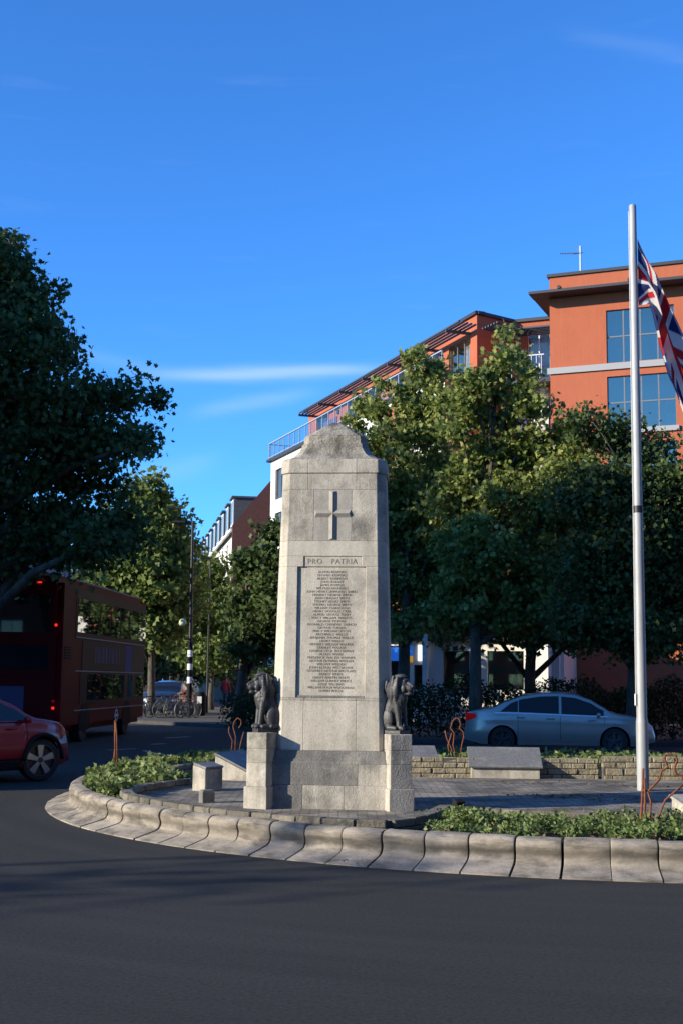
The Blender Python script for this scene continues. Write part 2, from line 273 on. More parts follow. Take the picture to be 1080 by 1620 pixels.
def part(name, mb, mats, parent, world=False, **k):
    return link(name, mesh(name, mb, mats, shift=wloc(parent) if world else None, **k), parent)
def tag(o, label, cat, group=None):
    o['label'] = label; o['category'] = cat
    if group: o['group'] = group
    return o
def thing(name, label, cat, loc=(0, 0, 0), rotz=0, group=None):
    o = bpy.data.objects.new(name, None); COL.objects.link(o); o.location = loc; o.rotation_euler.z = rotz; o.empty_display_size = .2
    return tag(o, label, cat, group)
def struct(name, mb, mats, **k):
    o = link(name, mesh(name, mb, mats, **k)); o['kind'] = 'structure'; return o
def stuff(o): o['kind'] = 'stuff'; return o
def blob(name, prims, voxel, mats, parent=None, smooth_it=4, loc=None, rotz=0):
    """one continuous surface from capsules (p0,p1,r0,r1) and ellipsoids (c,(rx,ry,rz),yaw)"""
    mb = MB()
    for p in prims:
        if len(p) == 4:
            a, b, ra, rb = Vector(p[0]), Vector(p[1]), p[2], p[3]; d = (b - a); l = max(d.length, 1e-5); d = d / l; q = d.to_track_quat('Z', 'Y').to_matrix()
            prof = [(ra * math.sin(t), -ra * math.cos(t)) for t in (.15, .5, .9, 1.3, 1.57)] + [(rb * math.sin(t), l + rb * -math.cos(t)) for t in (1.57, 1.85, 2.25, 2.65, 2.99)]
            rings = [[a + q @ Vector((r * math.cos(2 * math.pi * j / 14), r * math.sin(2 * math.pi * j / 14), z)) for j in range(14)] for r, z in prof]; mb.loft(rings)
        else:
            c = Vector(p[0]); rx, ry, rz = p[1]; R = Matrix.Rotation(p[2] if len(p) > 2 else 0, 3, 'Z')
            rings = [[c + R @ Vector((rx * math.sin(t) * math.cos(2 * math.pi * j / 16), ry * math.sin(t) * math.sin(2 * math.pi * j / 16), -rz * math.cos(t))) for j in range(16)] for t in (.12, .45, .8, 1.15, 1.57, 2, 2.35, 2.7, 3.02)]; mb.loft(rings)
    me = mesh(name + '_src', mb, mats); tmp = bpy.data.objects.new('tmp', me); COL.objects.link(tmp)
    r = tmp.modifiers.new('r', 'REMESH'); r.mode = 'VOXEL'; r.voxel_size = voxel; r.use_smooth_shade = True
    if smooth_it: sm = tmp.modifiers.new('s', 'SMOOTH'); sm.iterations = smooth_it; sm.factor = .5
    dg = bpy.context.evaluated_depsgraph_get(); res = bpy.data.meshes.new_from_object(tmp.evaluated_get(dg)); res.name = name
    bpy.data.objects.remove(tmp); bpy.data.meshes.remove(me)
    if not res.materials: res.materials.append(MT[mats])
    return link(name, res, parent, loc, rotz)
STAR = [(0, -.42), (.20, -.30), (.46, -.20), (.25, .02), (.50, .28), (.17, .20), (0, .55), (-.17, .20), (-.50, .28), (-.25, .02), (-.46, -.20), (-.20, -.30)]
KITE = [(0, -.5), (.28, -.02), (0, .55), (-.28, -.02)]
OVAL = [(0, -.5), (.24, -.18), (.24, .16), (0, .55), (-.24, .16), (-.24, -.18)]
def leaves(name, C, size, shape, mats, parent=None, up=.6, fold=.25, shift=None, rng=RNG):
    C = np.asarray(C, float); n = len(C); k = len(shape); size = np.broadcast_to(size, (n,)) * rng.uniform(.7, 1.25, n)
    nrm = rng.normal(size=(n, 3)); nrm[:, 2] += up * 1.5; nrm /= np.linalg.norm(nrm, axis=1)[:, None]
    t = np.cross(nrm, rng.normal(size=(n, 3))); t /= np.linalg.norm(t, axis=1)[:, None]; b = np.cross(nrm, t)
    s = np.array(shape); z = -np.abs(s[:, 0]) * fold
    V = C[:, None, :] + size[:, None, None] * (s[None, :, 0, None] * t[:, None, :] + s[None, :, 1, None] * b[:, None, :] + z[None, :, None] * nrm[:, None, :])
    if shift is not None: V -= np.array(shift)
    me = bpy.data.meshes.new(name); me.vertices.add(n * k); me.vertices.foreach_set('co', V.reshape(-1).astype(np.float32))
    me.loops.add(n * k); me.loops.foreach_set('vertex_index', np.arange(n * k, dtype=np.int32)); me.polygons.add(n); me.polygons.foreach_set('loop_start', np.arange(0, n * k, k, dtype=np.int32))
    me.materials.append(MT[mats]); me.update(calc_edges=True)
    return link(name, me, parent)
# ------------------------------------------------------------------ ground, road, pavements
RC = Vector((3.713, 19.254, 0)); RR = 7.79                      # the roundabout
struct('ground', MB().add([(-1500, -800, -.03), (1500, -800, -.03), (1500, 2500, -.03), (-1500, 2500, -.03)], [(0, 1, 2, 3)]), 'ground', fix=False)
road = struct('road', MB().add([(x, y, 0) for x, y in ((-60, -40), (60, -40), (60, 36.6), (-1.5, 36.6), (-2.5, 45.5), (-6, 48.6), (-9.6, 52), (-12.2, 150), (-19, 150), (-15, 60), (-14, 37), (-60, 37))], [tuple(range(12))]), 'asphalt', fix=False)
def pavement(name, poly):
    o = struct(name, MB().prism(poly, -.02, .12), 'pavement', bevel=.015); return o
pavement('pavement_right', [(-1.2, 36.9), (60, 36.9), (60, 150), (-11.9, 150), (-9.3, 52.2), (-5.9, 48.9), (-2.2, 45.8)])
pavement('pavement_left', [(-60, 37.3), (-14.3, 37.3), (-15.3, 60), (-19.3, 150), (-60, 150)])
for i, (a, b, w) in enumerate((((170, 1187), (215, 1185), .12), ((228, 1188), (262, 1196), .12), ((285, 1192), (318, 1205), .14), ((240, 1178), (262, 1177), .2), ((262, 1168), (300, 1166), .2))):
    p, q = PG(*a), PG(*b); d = (q - p).normalized(); n = Vector((-d.y, d.x, 0)) * w / 2
    part('painted_line', MB().add([p + n, p - n, q - n, q + n], [(0, 1, 2, 3)]), 'paintline', road).location = (0, 0, .004)
# kerb of splayed concrete units
kerb = bpy.data.objects.new('kerb', None); COL.objects.link(kerb); kerb.location = RC; kerb['kind'] = 'structure'
NK = 110; da = 2 * math.pi / NK
KP = [(0, -.06), (0, .012), (.15, .048), (.265, .078), (.300, .096), (.322, .132), (.327, .168), (.315, .2), (.305, .236), (.314, .272), (.342, .296), (.38, .306), (.47, .308), (.485, .295), (.485, -.06)]
kme = []
for v in range(5):
    mb = MB(); rings = []; g = .007 / RR * (1 + .8 * random.random())
    for t in (-.5, -.47, -.25, 0, .25, .47, .5):
        a = t * (da - 2 * g); e = .006 if abs(t) == .5 else 0; s = random.uniform(-.004, .004)
        rings.append([Vector(((RR - r - (e if 0 < z else 0)) * math.cos(a), (RR - r - (e if 0 < z else 0)) * math.sin(a), z - (e * .5 if z > .2 else 0) + (s if z > 0 else 0))) for r, z in KP])
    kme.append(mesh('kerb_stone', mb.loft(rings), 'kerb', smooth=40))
for i in range(NK):
    o = link('kerb_stone', kme[i % 5 if random.random() < .6 else random.randrange(5)], kerb, (random.uniform(-.006, .006), random.uniform(-.006, .006), random.uniform(-.010, .006)), i * da + random.uniform(-.0006, .0006))
# soil of the bed
mb = MB(); NR, NA = 16, 96; vs = [(RC.x, RC.y, .2)]
for i in range(1, NR + 1):
    r = (RR - .44) * i / NR
    for j in range(NA): vs.append((RC.x + r * math.cos(2 * math.pi * j / NA), RC.y + r * math.sin(2 * math.pi * j / NA), (.225 if i < NR else .25) + random.uniform(-.015, .015)))
fs = [(0, 1 + j, 1 + (j + 1) % NA) for j in range(NA)] + [(1 + i * NA + j, 1 + (i + 1) * NA + j, 1 + (i + 1) * NA + (j + 1) % NA, 1 + i * NA + (j + 1) % NA) for i in range(NR - 1) for j in range(NA)]
struct('soil_bed', mb.add(vs, fs), 'soil', smooth=True, fix=False)
# terrace
WL = [(-1.2, 22.05), (-1.99, 22.0), (-2.45, 21.35), (-2.6, 20.4), (-2.5, 19.4), (-2.25, 18.7), (-2.02, 18.42)]
WL2 = [(-2.0, 18.3), (-2.3, 17.72), (-2.55, 16.95), (-2.6, 16.25), (-2.42, 15.6), (-2.05, 14.98), (-1.62, 14.42), (-1.2, 13.97), (-.75, 13.6), (-.3, 13.3), (.1, 13.1), (.48, 13.05), (.78, 13.45), (1.0, 14.0), (1.2, 14.72)]
ER = 5.05; a0 = math.atan2(14.8 - RC.y, 1.27 - RC.x); a1 = math.radians(12)
EDGE = [(RC.x + ER * math.cos(a0 + (a1 + 0 - a0) * t / 40), RC.y + ER * math.sin(a0 + (a1 - a0) * t / 40)) for t in range(41)]
TERR = WL + WL2 + EDGE + [(8.6, 20.42), (1.4, 20.2)]
TZ = .25
struct('terrace', MB().prism(TERR, .05, TZ), 'paving')
# ------------------------------------------------------------------ low walls, stone by stone
def resample(path, closed=False):
    P = [Vector((x, y, 0)) for x, y in path]; Q = []
    for i in range(len(P) - 1):
        p0, p1, p2, p3 = P[max(i - 1, 0)], P[i], P[i + 1], P[min(i + 2, len(P) - 1)]
        for k in range(12):
            t = k / 12; Q.append(.5 * ((2 * p1) + (-p0 + p2) * t + (2 * p0 - 5 * p1 + 4 * p2 - p3) * t * t + (-p0 + 3 * p1 - 3 * p2 + p3) * t ** 3))
    Q.append(P[-1]); D = [0]
    for i in range(1, len(Q)): D.append(D[-1] + (Q[i] - Q[i - 1]).length)
    return Q, D
def at_len(Q, D, s):
    for i in range(1, len(Q)):
        if D[i] >= s:
            t = (s - D[i - 1]) / max(D[i] - D[i - 1], 1e-6); return Q[i - 1].lerp(Q[i], t), (Q[i] - Q[i - 1]).normalized()
    return Q[-1], (Q[-1] - Q[-2]).normalized()
_bm = {}
def brick_mesh(l, w, h, mt, name, v):
    k = (round(l, 2), w, round(h, 3), mt, v)
    if k not in _bm:
        r = random.Random(hash(k[:3]) % 1000 + v); mb = MB().box(-l / 2, l / 2, -w / 2, w / 2, 0, h)
        mb.v = [(x + r.uniform(-.006, .006), y + r.uniform(-.006, .006), z + r.uniform(-.003, .003)) for x, y, z in mb.v]; _bm[k] = mesh(name, mb, mt, bevel=.009, seg=1)
    return _bm[k]
def brick_wall(root, path, courses, lengths, width, mt, gap=.012, name='brick', jit=.006, core=True):
    Q, D = resample(path); o = root.location
    for ci, (z0, z1) in enumerate(courses):
        s = -random.choice(lengths) * random.uniform(.2, .8) if ci % 2 else 0.
        while s < D[-1] - .04:
            l = random.choice(lengths); e = min(s + l, D[-1]); b = max(s, 0)
            if e - b > .05:
                ll = round(e - b - gap, 2); p, d = at_len(Q, D, (b + e) / 2)
                ob = link(name, brick_mesh(ll, width, z1 - z0 - gap * .7, mt, name, random.randrange(3)), root, (p.x - o.x + random.uniform(-jit, jit), p.y - o.y + random.uniform(-jit, jit), z0 - o.z + random.uniform(-.002, .002)), math.atan2(d.y, d.x) + random.uniform(-.012, .012))
                ob.rotation_euler.x = random.uniform(-.015, .015)
            s += l
    if core:
        n = 60; rings = []
        for i in range(n + 1):
            p, d = at_len(Q, D, max(D[-1] * i / n, .001)); m_ = Vector((-d.y, d.x, 0)) * (width / 2 - .014); z0, z1 = courses[0][0] - .03, courses[-1][1] - .014
            rings.append([p - m_ + Vector((0, 0, z0)), p + m_ + Vector((0, 0, z0)), p + m_ + Vector((0, 0, z1)), p - m_ + Vector((0, 0, z1))])
        part('mortar', MB().loft(rings), 'mortar', root, world=True)
w = thing('garden_wall', 'low curved brick wall sweeping round in front of the memorial base', 'wall', (-1.2, 13.97, .2)); brick_wall(w, WL2, [(.19, .275), (.275, .36)], [.27, .30, .34], .15, 'brick')
w = thing('garden_wall', 'low curled brick wall behind the left ivy bed', 'wall', (-2.5, 19.4, .2)); brick_wall(w, WL, [(.19, .275), (.275, .36)], [.27, .30, .34], .15, 'brick')
w = thing('edging_wall', 'curved edging of long weathered blocks between herb bed and terrace', 'wall', (*EDGE[6], .2)); brick_wall(w, EDGE[:34:3], [(.17, .255), (.255, .335)], [.35, .38, .41], .15, 'brick', gap=.017, name='block')
w = thing('stone_wall', 'low yellowish stone wall behind the tilted memorial tablets', 'wall', (2.5, 20.3, .2)); brick_wall(w, [(1.0, 20.42), (2.0, 20.42), (3.2, 20.44), (4.02, 20.46)], [(.22, .31), (.31, .395), (.395, .48), (.48, .555)], [.14, .2, .26, .33], .2, 'wallstone', name='stone', jit=.012)
w = thing('stone_wall', 'taller yellowish stone wall behind the flagpole foot', 'wall', (6, 20.3, .2)); brick_wall(w, [(4.06, 20.34), (5.2, 20.36), (6.8, 20.4), (8.5, 20.44)], [(.22, .31), (.31, .42), (.42, .51), (.51, .6)], [.14, .2, .27, .36], .2, 'wallstone', name='stone', jit=.012)
# ------------------------------------------------------------------ the memorial
MROT = math.radians(-4.7); MO = Vector((-.07, 15.567, TZ)); KD = .62   # depth of the plan relative to its width
mem = thing('war_memorial', 'tall tapering limestone war memorial with carved cross and PRO PATRIA inscription', 'memorial', MO, MROT)
def oct_(a, c, z, fx=1.): return [Vector((x, y, z)) for x, y in ((-a + c, -a * KD), (a - c, -a * KD), (a, -a * KD + c), (a, a * KD - c), (a - c, a * KD), (-a + c, a * KD), (-a, a * KD - c), (-a, -a * KD + c))]
def cut_piece(name, rings, planes, mt, bev=.005, parent=mem, rough=0, smooth=False):
    me = mesh(name, MB().loft(rings), mt); bm = bmesh.new(); bm.from_mesh(me)
    for co, no in planes:
        r = bmesh.ops.bisect_plane(bm, geom=bm.verts[:] + bm.edges[:] + bm.faces[:], plane_co=co, plane_no=no, clear_outer=True)
        ed = [e for e in r['geom_cut'] if isinstance(e, bmesh.types.BMEdge)]
        if ed: bmesh.ops.contextual_create(bm, geom=ed)
    if rough:
        bmesh.ops.triangulate(bm, faces=[f for f in bm.faces if len(f.verts) > 4])
        bmesh.ops.subdivide_edges(bm, edges=bm.edges[:], cuts=4, use_grid_fill=True)
        for v in bm.verts: v.co += Vector((random.uniform(-rough, rough), random.uniform(-rough, rough), random.uniform(-rough, rough)))
    elif bev: bmesh.ops.bevel(bm, geom=[e for e in bm.edges if e.is_manifold and e.calc_face_angle(0) > .3], offset=bev, segments=1, affect='EDGES', clamp_overlap=True)
    bmesh.ops.recalc_face_normals(bm, faces=bm.faces); bm.to_mesh(me); bm.free()
    return link(name, me, parent)
XP = lambda x, s: ((x, 0, 0), (s, 0, 0))
def course(rings, cuts, mt, bev=.005, rough=0, name='stone_block', mts=None):
    ed = [None] + list(cuts) + [None]
    for i in range(len(ed) - 1):
        pl = ([XP(ed[i], -1)] if ed[i] is not None else []) + ([XP(ed[i + 1], 1)] if ed[i + 1] is not None else [])
        cut_piece(name, rings, pl, mts[i] if mts else mt, bev, rough=rough)
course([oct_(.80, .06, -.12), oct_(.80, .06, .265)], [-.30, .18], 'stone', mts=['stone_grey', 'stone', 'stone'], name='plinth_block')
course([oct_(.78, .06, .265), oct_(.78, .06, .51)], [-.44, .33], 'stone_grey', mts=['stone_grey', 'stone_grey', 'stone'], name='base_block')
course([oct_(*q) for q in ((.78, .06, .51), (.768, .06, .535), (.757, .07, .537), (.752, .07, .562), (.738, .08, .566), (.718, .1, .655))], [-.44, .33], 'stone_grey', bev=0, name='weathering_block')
SA = lambda z: .695 - (z - .655) * (.083 / 3.245); SY = lambda z: SA(z) * KD; SC = lambda z: .125 - (z - .655) * (.028 / 3.245)
def sh(z): return oct_(SA(z), SC(z), z)
course([sh(.655), sh(1.224)], [-.31, .30], 'stone_clean', name='shaft_block')
def front_plane(z0, z1, dep):                 # keeps what lies behind the face by dep
    n = Vector((0, -(z1 - z0), (SY(z0) - SY(z1)))).normalized(); return ((0, -SY(z0) + dep, z0), n)
DEP = .024
course([sh(1.224), sh(1.256)], [-.30, .30], 'stone', name='sill_block')
for (z0, z1, xl, xr, nm) in ((1.256, 2.784, -.405, .395, 'panel'), (2.784, 2.908, -.335, .345, 'title')):
    R_ = [sh(z0), sh(z1)]
    cut_piece('shaft_block', R_, [XP(xl, 1)], 'stone_clean'); cut_piece('shaft_block', R_, [XP(xr, -1)], 'stone_clean')
    pan = cut_piece('name_panel' if nm == 'panel' else 'title_panel', R_, [XP(xl, -1), XP(xr, 1), front_plane(z0, z1, DEP if nm == 'panel' else .011)], 'stone_clean')
    if nm == 'panel': NP = pan
    else: TP = pan
course([sh(2.908), sh(3.088)], [], 'stone_clean', name='shaft_block')
course([sh(3.088), sh(3.70)], [-.225, .225], 'stone', mts=['stone', 'stone_smooth', 'stone'], name='shaft_block')
course([sh(3.70), sh(3.9)], [-.30, .28], 'stone', name='shaft_block')
part('name_ledge', MB().box(-.40, .39, -SY(1.26) - .012 + DEP, -SY(1.26) + DEP + .02, 1.256, 1.285), 'stone_grey', mem, bevel=.004)
co = [oct_(.628, .1, 3.9), oct_(.632, .1, 3.91), oct_(.624, .1, 4.06), oct_(.616, .1, 4.07)]
course(co, [-.30, .28], 'stone', name='cornice_block')
course([oct_(*q) for q in ((.612, .1, 4.07), (.595, .1, 4.082), (.53, .095, 4.10), (.472, .085, 4.138), (.43, .08, 4.19), (.405, .075, 4.24), (.396, .07, 4.278))], [-.21, .17], 'stone_cap', rough=.0012, name='cap_block')
course([oct_(*q) for q in ((.380, .07, 4.28), (.374, .07, 4.37), (.362, .07, 4.384))], [.02], 'stone_cap', rough=.0012, name='cap_block')
course([oct_(*q) for q in ((.356, .07, 4.386), (.25, .06, 4.455), (.14, .04, 4.53), (.055, .015, 4.58))], [], 'stone_cap', rough=.004, name='cap_stone')
# carved cross: ridged bars
mb = MB(); zc, hw, hh = 3.415, .052, .032; he = .02
def hip(axis, a, b):
    y = lambda z: -SY(z) + .004
    if axis == 'z': pts = [(-hw, y(a), a), (hw, y(a), a), (hw, y(b), b), (-hw, y(b), b), (0, y(a) - hh, a + he), (0, y(b) - hh, b - he)]; f = [(0, 1, 4), (1, 2, 5, 4), (2, 3, 5), (3, 0, 4, 5), (3, 2, 1, 0)]
    else: pts = [(a, y(zc - hw), zc - hw), (b, y(zc - hw), zc - hw), (b, y(zc + hw), zc + hw), (a, y(zc + hw), zc + hw), (a + he, y(zc) - hh, zc), (b - he, y(zc) - hh, zc)]; f = [(0, 1, 5, 4), (1, 2, 5), (2, 3, 4, 5), (3, 0, 4), (3, 2, 1, 0)]
    mb.add(pts, f)
hip('z', 3.10, 3.69); hip('x', -.215, .215)
part('cross', mb, 'stone_smooth', mem)
# lettering
def letters(name, txt, size, parent, y, zc, tilt, mt='letter', space=1.0, cs=1.0, ext=.0015, xc=0.):
    c = bpy.data.curves.new(name, 'FONT'); c.body = txt; c.size = size; c.align_x = 'CENTER'; c.align_y = 'CENTER'; c.space_line = space; c.space_character = cs; c.resolution_u = 2; c.extrude = ext
    t = bpy.data.objects.new('t', c); COL.objects.link(t); dg = bpy.context.evaluated_depsgraph_get(); me = bpy.data.meshes.new_from_object(t.evaluated_get(dg)); bpy.data.objects.remove(t)
    me.materials.clear(); me.materials.append(MT[mt]); me.name = name
    o = link(name, me, parent); o.location = (xc, y, zc); o.rotation_euler = (math.radians(90) + tilt, 0, 0); return o
TILT = -math.atan(.083 * KD / 3.245)
for wd_, xc_ in (('PRO', -.205), ('PATRIA', .14)): letters('title_lettering', wd_, .086, TP, -SY(2.846) + .011 - .001, 2.846, TILT, cs=1.12, xc=xc_)
NAMES = """ALFRED REDFORD\nTHOMAS REDFORD\nALBERT ROBINSON\nJOHN RODLEY\nJAMES ROWLES\nWILFRED SAUNDERS\nJOHN HENRY SIMMONDS SHIRES\nHERBERT GEORGE SMITH\nJOHN LINDSAY SMITH\nSYDNEY HENRY SMITH\nTHOMAS GEORGE SMITH\nWILLIAM STARNOUGH\nHENRY DOUGLAS STEER\nALFRED GEORGE TERRY\nPERCY WILLIAM TIBBETTS\nGEORGE TICKNER\nREGINALD CHENEVIX TRENCH\nARTHUR TURNER\nPERCY WILLIAM UPTON\nARCHIBALD WALLIS\nBENJAMIN THOMAS WALLIS\nHENRY WALLIS\nHERBERT WILLIAM WALKER\nSTANLEY WALKER\nGEORGE CECIL WATERMAN\nALFRED WEBBE\nFREDERICK WALTER WARNER\nARTHUR EDWARD WEEDEN\nWILLIAM WEEDEN\nJOHN ALFRED WESTBROOK\nGEOFFREY ARTHUR WESTLAKE\nERNEST WHITE\nHARRY MARTIN WHITE\nWILLIAM GURNEY WINTZ\nLESLIE WILLIAMS\nWILLIAM HUGH WOODHEAD\nEDWIN WYLDE"""
letters('name_lettering', NAMES, .0385, NP, -SY(2.03) + DEP - .001, 2.03, TILT, cs=1.06, space=1.0)
# diagonal pedestals with plinths
def pedestal(sg):
    ang = math.radians(20) * sg; L_ = Vector((sg * .70, -.62, 0)); mx = Matrix.Translation(L_) @ Matrix.Rotation(ang, 4, 'Z')
    # local: +x outward along the face, +y inward
    def bx(x0, x1, y1, z0, z1, e, nm, mt): part(nm, MB().box(min(sg * x0, sg * x1), max(sg * x0, sg * x1), -e, y1, z0, z1, mx), mt, mem, bevel=.006)
    bx(-.012, .285, .58, -.12, .245, .016, 'pedestal_plinth', 'stone')
    for z0, z1 in ((.245, .515), (.515, .675), (.675, .856)): bx(.004, .262, .56, z0, z1, 0, 'pedestal_block', 'stone')
    return MO + Matrix.Rotation(MROT, 3, 'Z') @ (mx @ Vector((sg * .132, .25, .856)))
PL, PR = pedestal(-1), pedestal(1)
def lion(label, loc, heading, turn):
    r = thing('lion_statue', label, 'statue', loc, heading, 'bronze lions flanking the memorial')
    part('statue_base', MB().box(-.15, .15, -.105, .105, 0, .045), 'bronze', r, bevel=.006)
    z = .04; pr = [((-.075, 0, .15 + z), (.115, .112, .135)), ((-.07, 0, .2 + z), (.06, 0, .38 + z), .115, .105), ((.075, 0, .33 + z), (.085, .105, .135)), ((.035, 0, .42 + z), (.105, .112, .12))]
    for s in (-1, 1):
        pr += [((.07, s * .066, .33 + z), (.105, s * .062, .09 + z), .05, .034), ((.105, s * .062, .1 + z), (.108, s * .062, .03 + z), .034, .036), ((.135, s * .062, .028 + z), (.052, .04, .03)),
               ((-.045, s * .098, .13 + z), (.088, .042, .115)), ((-.02, s * .112, .03 + z), (.065, s * .112, .026 + z), .034, .03), ((.085, s * .112, .024 + z), (.032, .03, .024))]
        pr += [((.165 + .006 * (1 - abs(k)), s * .062 + k * .02, .02 + z), (.02, .011, .019)) for k in (-1, 0, 1)]
    pr += [((-.17, .03, .03 + z), (-.14, .12, .03 + z), .02, .018), ((-.14, .12, .03 + z), (-.03, .148, .028 + z), .018, .016), ((-.02, .148, .03 + z), (.03, .022, .022))]
    H = Matrix.Translation((.035, 0, .0)) @ Matrix.Rotation(turn, 4, 'Z')
    hp = [((.015, 0, .525 + z), (.112, .10, .10)), ((-.03, 0, .45 + z), (.115, .122, .155)), ((.085, 0, .515 + z), (.068, .072, .085)), ((.12, 0, .570 + z), (.036, .060, .022)), ((.125, 0, .492 + z), (.180, 0, .482 + z), .055, .044), ((.222, 0, .503 + z), (.016, .026, .016)), ((.125, 0, .555 + z), (.205, 0, .515 + z), .026, .022),
          ((.165, 0, .418 + z), (.044, .038, .020)), ((.10, 0, .425 + z), (.05, .05, .04)), ((.075, 0, .365 + z), (.065, .075, .07)), ((.095, 0, .325 + z), (.036, .045, .05)), ((.045, 0, .618 + z), (.085, .065, .030)), ((.10, 0, .615 + z), (.035, .04, .018))]
    for s in (-1, 1):
        hp += [((.108, s * .056, .475 + z), (.036, .022, .042)), ((.045, s * .088, .555 + z), (.02, .02, .028))]
        for k in range(9):                                     # mane: long locks flowing from the face rim back and down
            t = k / 8; zz = .60 - .24 * t; x0, y0 = .055 - .01 * t, s * (.062 + .05 * math.sin(math.pi * (.25 + .6 * t)))
            hp.append(((x0, y0, zz + z), (x0 - .05 + .045 * t, y0 * 1.16, zz - .075 + z), .021, .014)); hp.append(((x0 - .055, y0 * 1.05, zz + .01 + z), (x0 - .105 + .03 * t, y0 * 1.02, zz - .075 + z), .021, .014))
    for k in range(5): hp.append(((-.10 - .02 * math.sin(k), -.08 + .04 * k, .55 + z), (-.135, -.085 + .043 * k, .43 + z), .022, .016))
    for p in hp:
        if len(p) == 4: pr.append((H @ Vector(p[0]), H @ Vector(p[1]), p[2], p[3]))
        else: pr.append((H @ Vector(p[0]), p[1], turn))
    blob('lion', pr, .0062, 'bronze', r, smooth_it=1).scale = (.95, .88, 1.0)
lion('dark bronze seated lion facing left, on the left pedestal', PL, math.radians(200), math.radians(-2))
lion('dark bronze seated lion facing right, on the right pedestal', PR, math.radians(-38), math.radians(6))
# ------------------------------------------------------------------ memorial tablets on the terrace
def tablet(label, loc, rot, w=1.0, d=.5, h0=.19, h1=.44, mt='granite', ov=.04):
    r = thing('memorial_tablet', label, 'memorial', loc, rot, 'tilted memorial tablets'); hw_ = w / 2
    part('base', MB().loft([[Vector((x, 0, -.03)), Vector((x, d, -.03)), Vector((x, d, h1 - .03)), Vector((x, 0, h0 - .03))] for x in (-hw_, hw_)]), 'stone', r, bevel=.006)
    an = math.atan2(h1 - h0, d); mx = Matrix.Translation((0, -.04, h0 - .045)) @ Matrix.Rotation(an, 4, 'X')
    part('tablet', MB().box(-hw_ - ov, hw_ + ov, .04 - ov, math.hypot(d, h1 - h0) + .03 + ov / 2, .012, .042, mx), mt, r, bevel=.004)
tablet('grey tilted stone tablet left of the silver car and flagpole foot', PG(799, 1232, TZ), math.radians(-3), 1.05, .46)
tablet('grey tilted stone tablet partly hidden by the right lion pedestal', PG(632, 1229, TZ), math.radians(8), 1.2, .46)
p = PG(362, 1236, TZ); tablet('pale stone tablet seen end on beside the left lion pedestal', p + Vector((.52, .5, 0)), math.radians(72), 1.0, .62, .10, .38, 'granite')
p = PG(330, 1252, TZ); tablet('shaded stone tablet with sunlit end inside the curled wall', p + Vector((.06, .1, 0)), math.radians(56), .36, .22, .31, .36, 'granite', .004)
p = PG(1080, 1281, .3); tablet('pale tilted tablet at the right edge beside the edging blocks', (p.x + .47, p.y + .1, TZ), math.radians(20), .8, .4, .05, .18, 'stone_clean')
r = thing('floodlight', 'small black ground floodlight at the end of the edging blocks', 'light', (*PG(722, 1277, .33).xy, TZ), .4)
part('housing', MB().box(-.06, .06, -.05, .05, .06, .17, Matrix.Rotation(.35, 4, 'X')), 'black', r, bevel=.012); part('foot', MB().box(-.03, .03, -.03, .03, -.02, .08), 'black', r, bevel=.005)
o = link('stone_post', mesh('stone_post', MB().loft([[Vector((x * s, y * s, z)) for x, y in ((-.08, -.06), (.08, -.06), (.08, .06), (-.08, .06))] for s, z in ((1, -.05), (1, .12), (.8, .15))]), 'stone_grey', bevel=.006), None, (*PG(327, 1270, TZ).xy, TZ), .5); tag(o, 'small square grey stone stub on the terrace behind the curved wall', 'stone')
# ------------------------------------------------------------------ buildings
class Face:
    """a vertical facade plane: p0 foot of its left end, direction to its right end"""
    def __init__(s, p0, p1):
        s.o = Vector((p0[0], p0[1], 0)); d = Vector((p1[0] - p0[0], p1[1] - p0[1], 0)); s.W = d.length; s.u = d.normalized(); s.n = Vector((s.u.y, -s.u.x, 0))   # n points outwards (to the viewer)
    def pt(s, x, z, out=0.): return s.o + s.u * x + s.n * out + Vector((0, 0, z))
    def box(s, mb, x0, x1, z0, z1, o0, o1, mi=0):
        mx = Matrix(((s.u.x, s.n.x, 0, s.o.x), (s.u.y, s.n.y, 0, s.o.y), (0, 0, 1, 0), (0, 0, 0, 1))); return mb.box(x0, x1, o0, o1, z0, z1, mx, mi)
def wall_with_holes(root, face, x0, x1, z0, z1, holes, mt, dep=.16, name='wall'):
    xs = sorted({x0, x1, *[h[0] for h in holes], *[h[1] for h in holes]}); zs = sorted({z0, z1, *[h[2] for h in holes], *[h[3] for h in holes]}); mb = MB()
    for i in range(len(xs) - 1):
        for j in range(len(zs) - 1):
            cx, cz = (xs[i] + xs[i + 1]) / 2, (zs[j] + zs[j + 1]) / 2
            if any(h[0] < cx < h[1] and h[2] < cz < h[3] for h in holes): continue
            mb.add([face.pt(xs[i], zs[j]), face.pt(xs[i + 1], zs[j]), face.pt(xs[i + 1], zs[j + 1]), face.pt(xs[i], zs[j + 1])], [(0, 1, 2, 3)])
    for a, b, c, d in holes:
        for (p, q) in (((a, c), (b, c)), ((b, c), (b, d)), ((b, d), (a, d)), ((a, d), (a, c))):
            mb.add([face.pt(*p), face.pt(*q), face.pt(*q, -dep), face.pt(*p, -dep)], [(0, 1, 2, 3)])
    return part(name, mb, mt, root, world=True, fix=False)
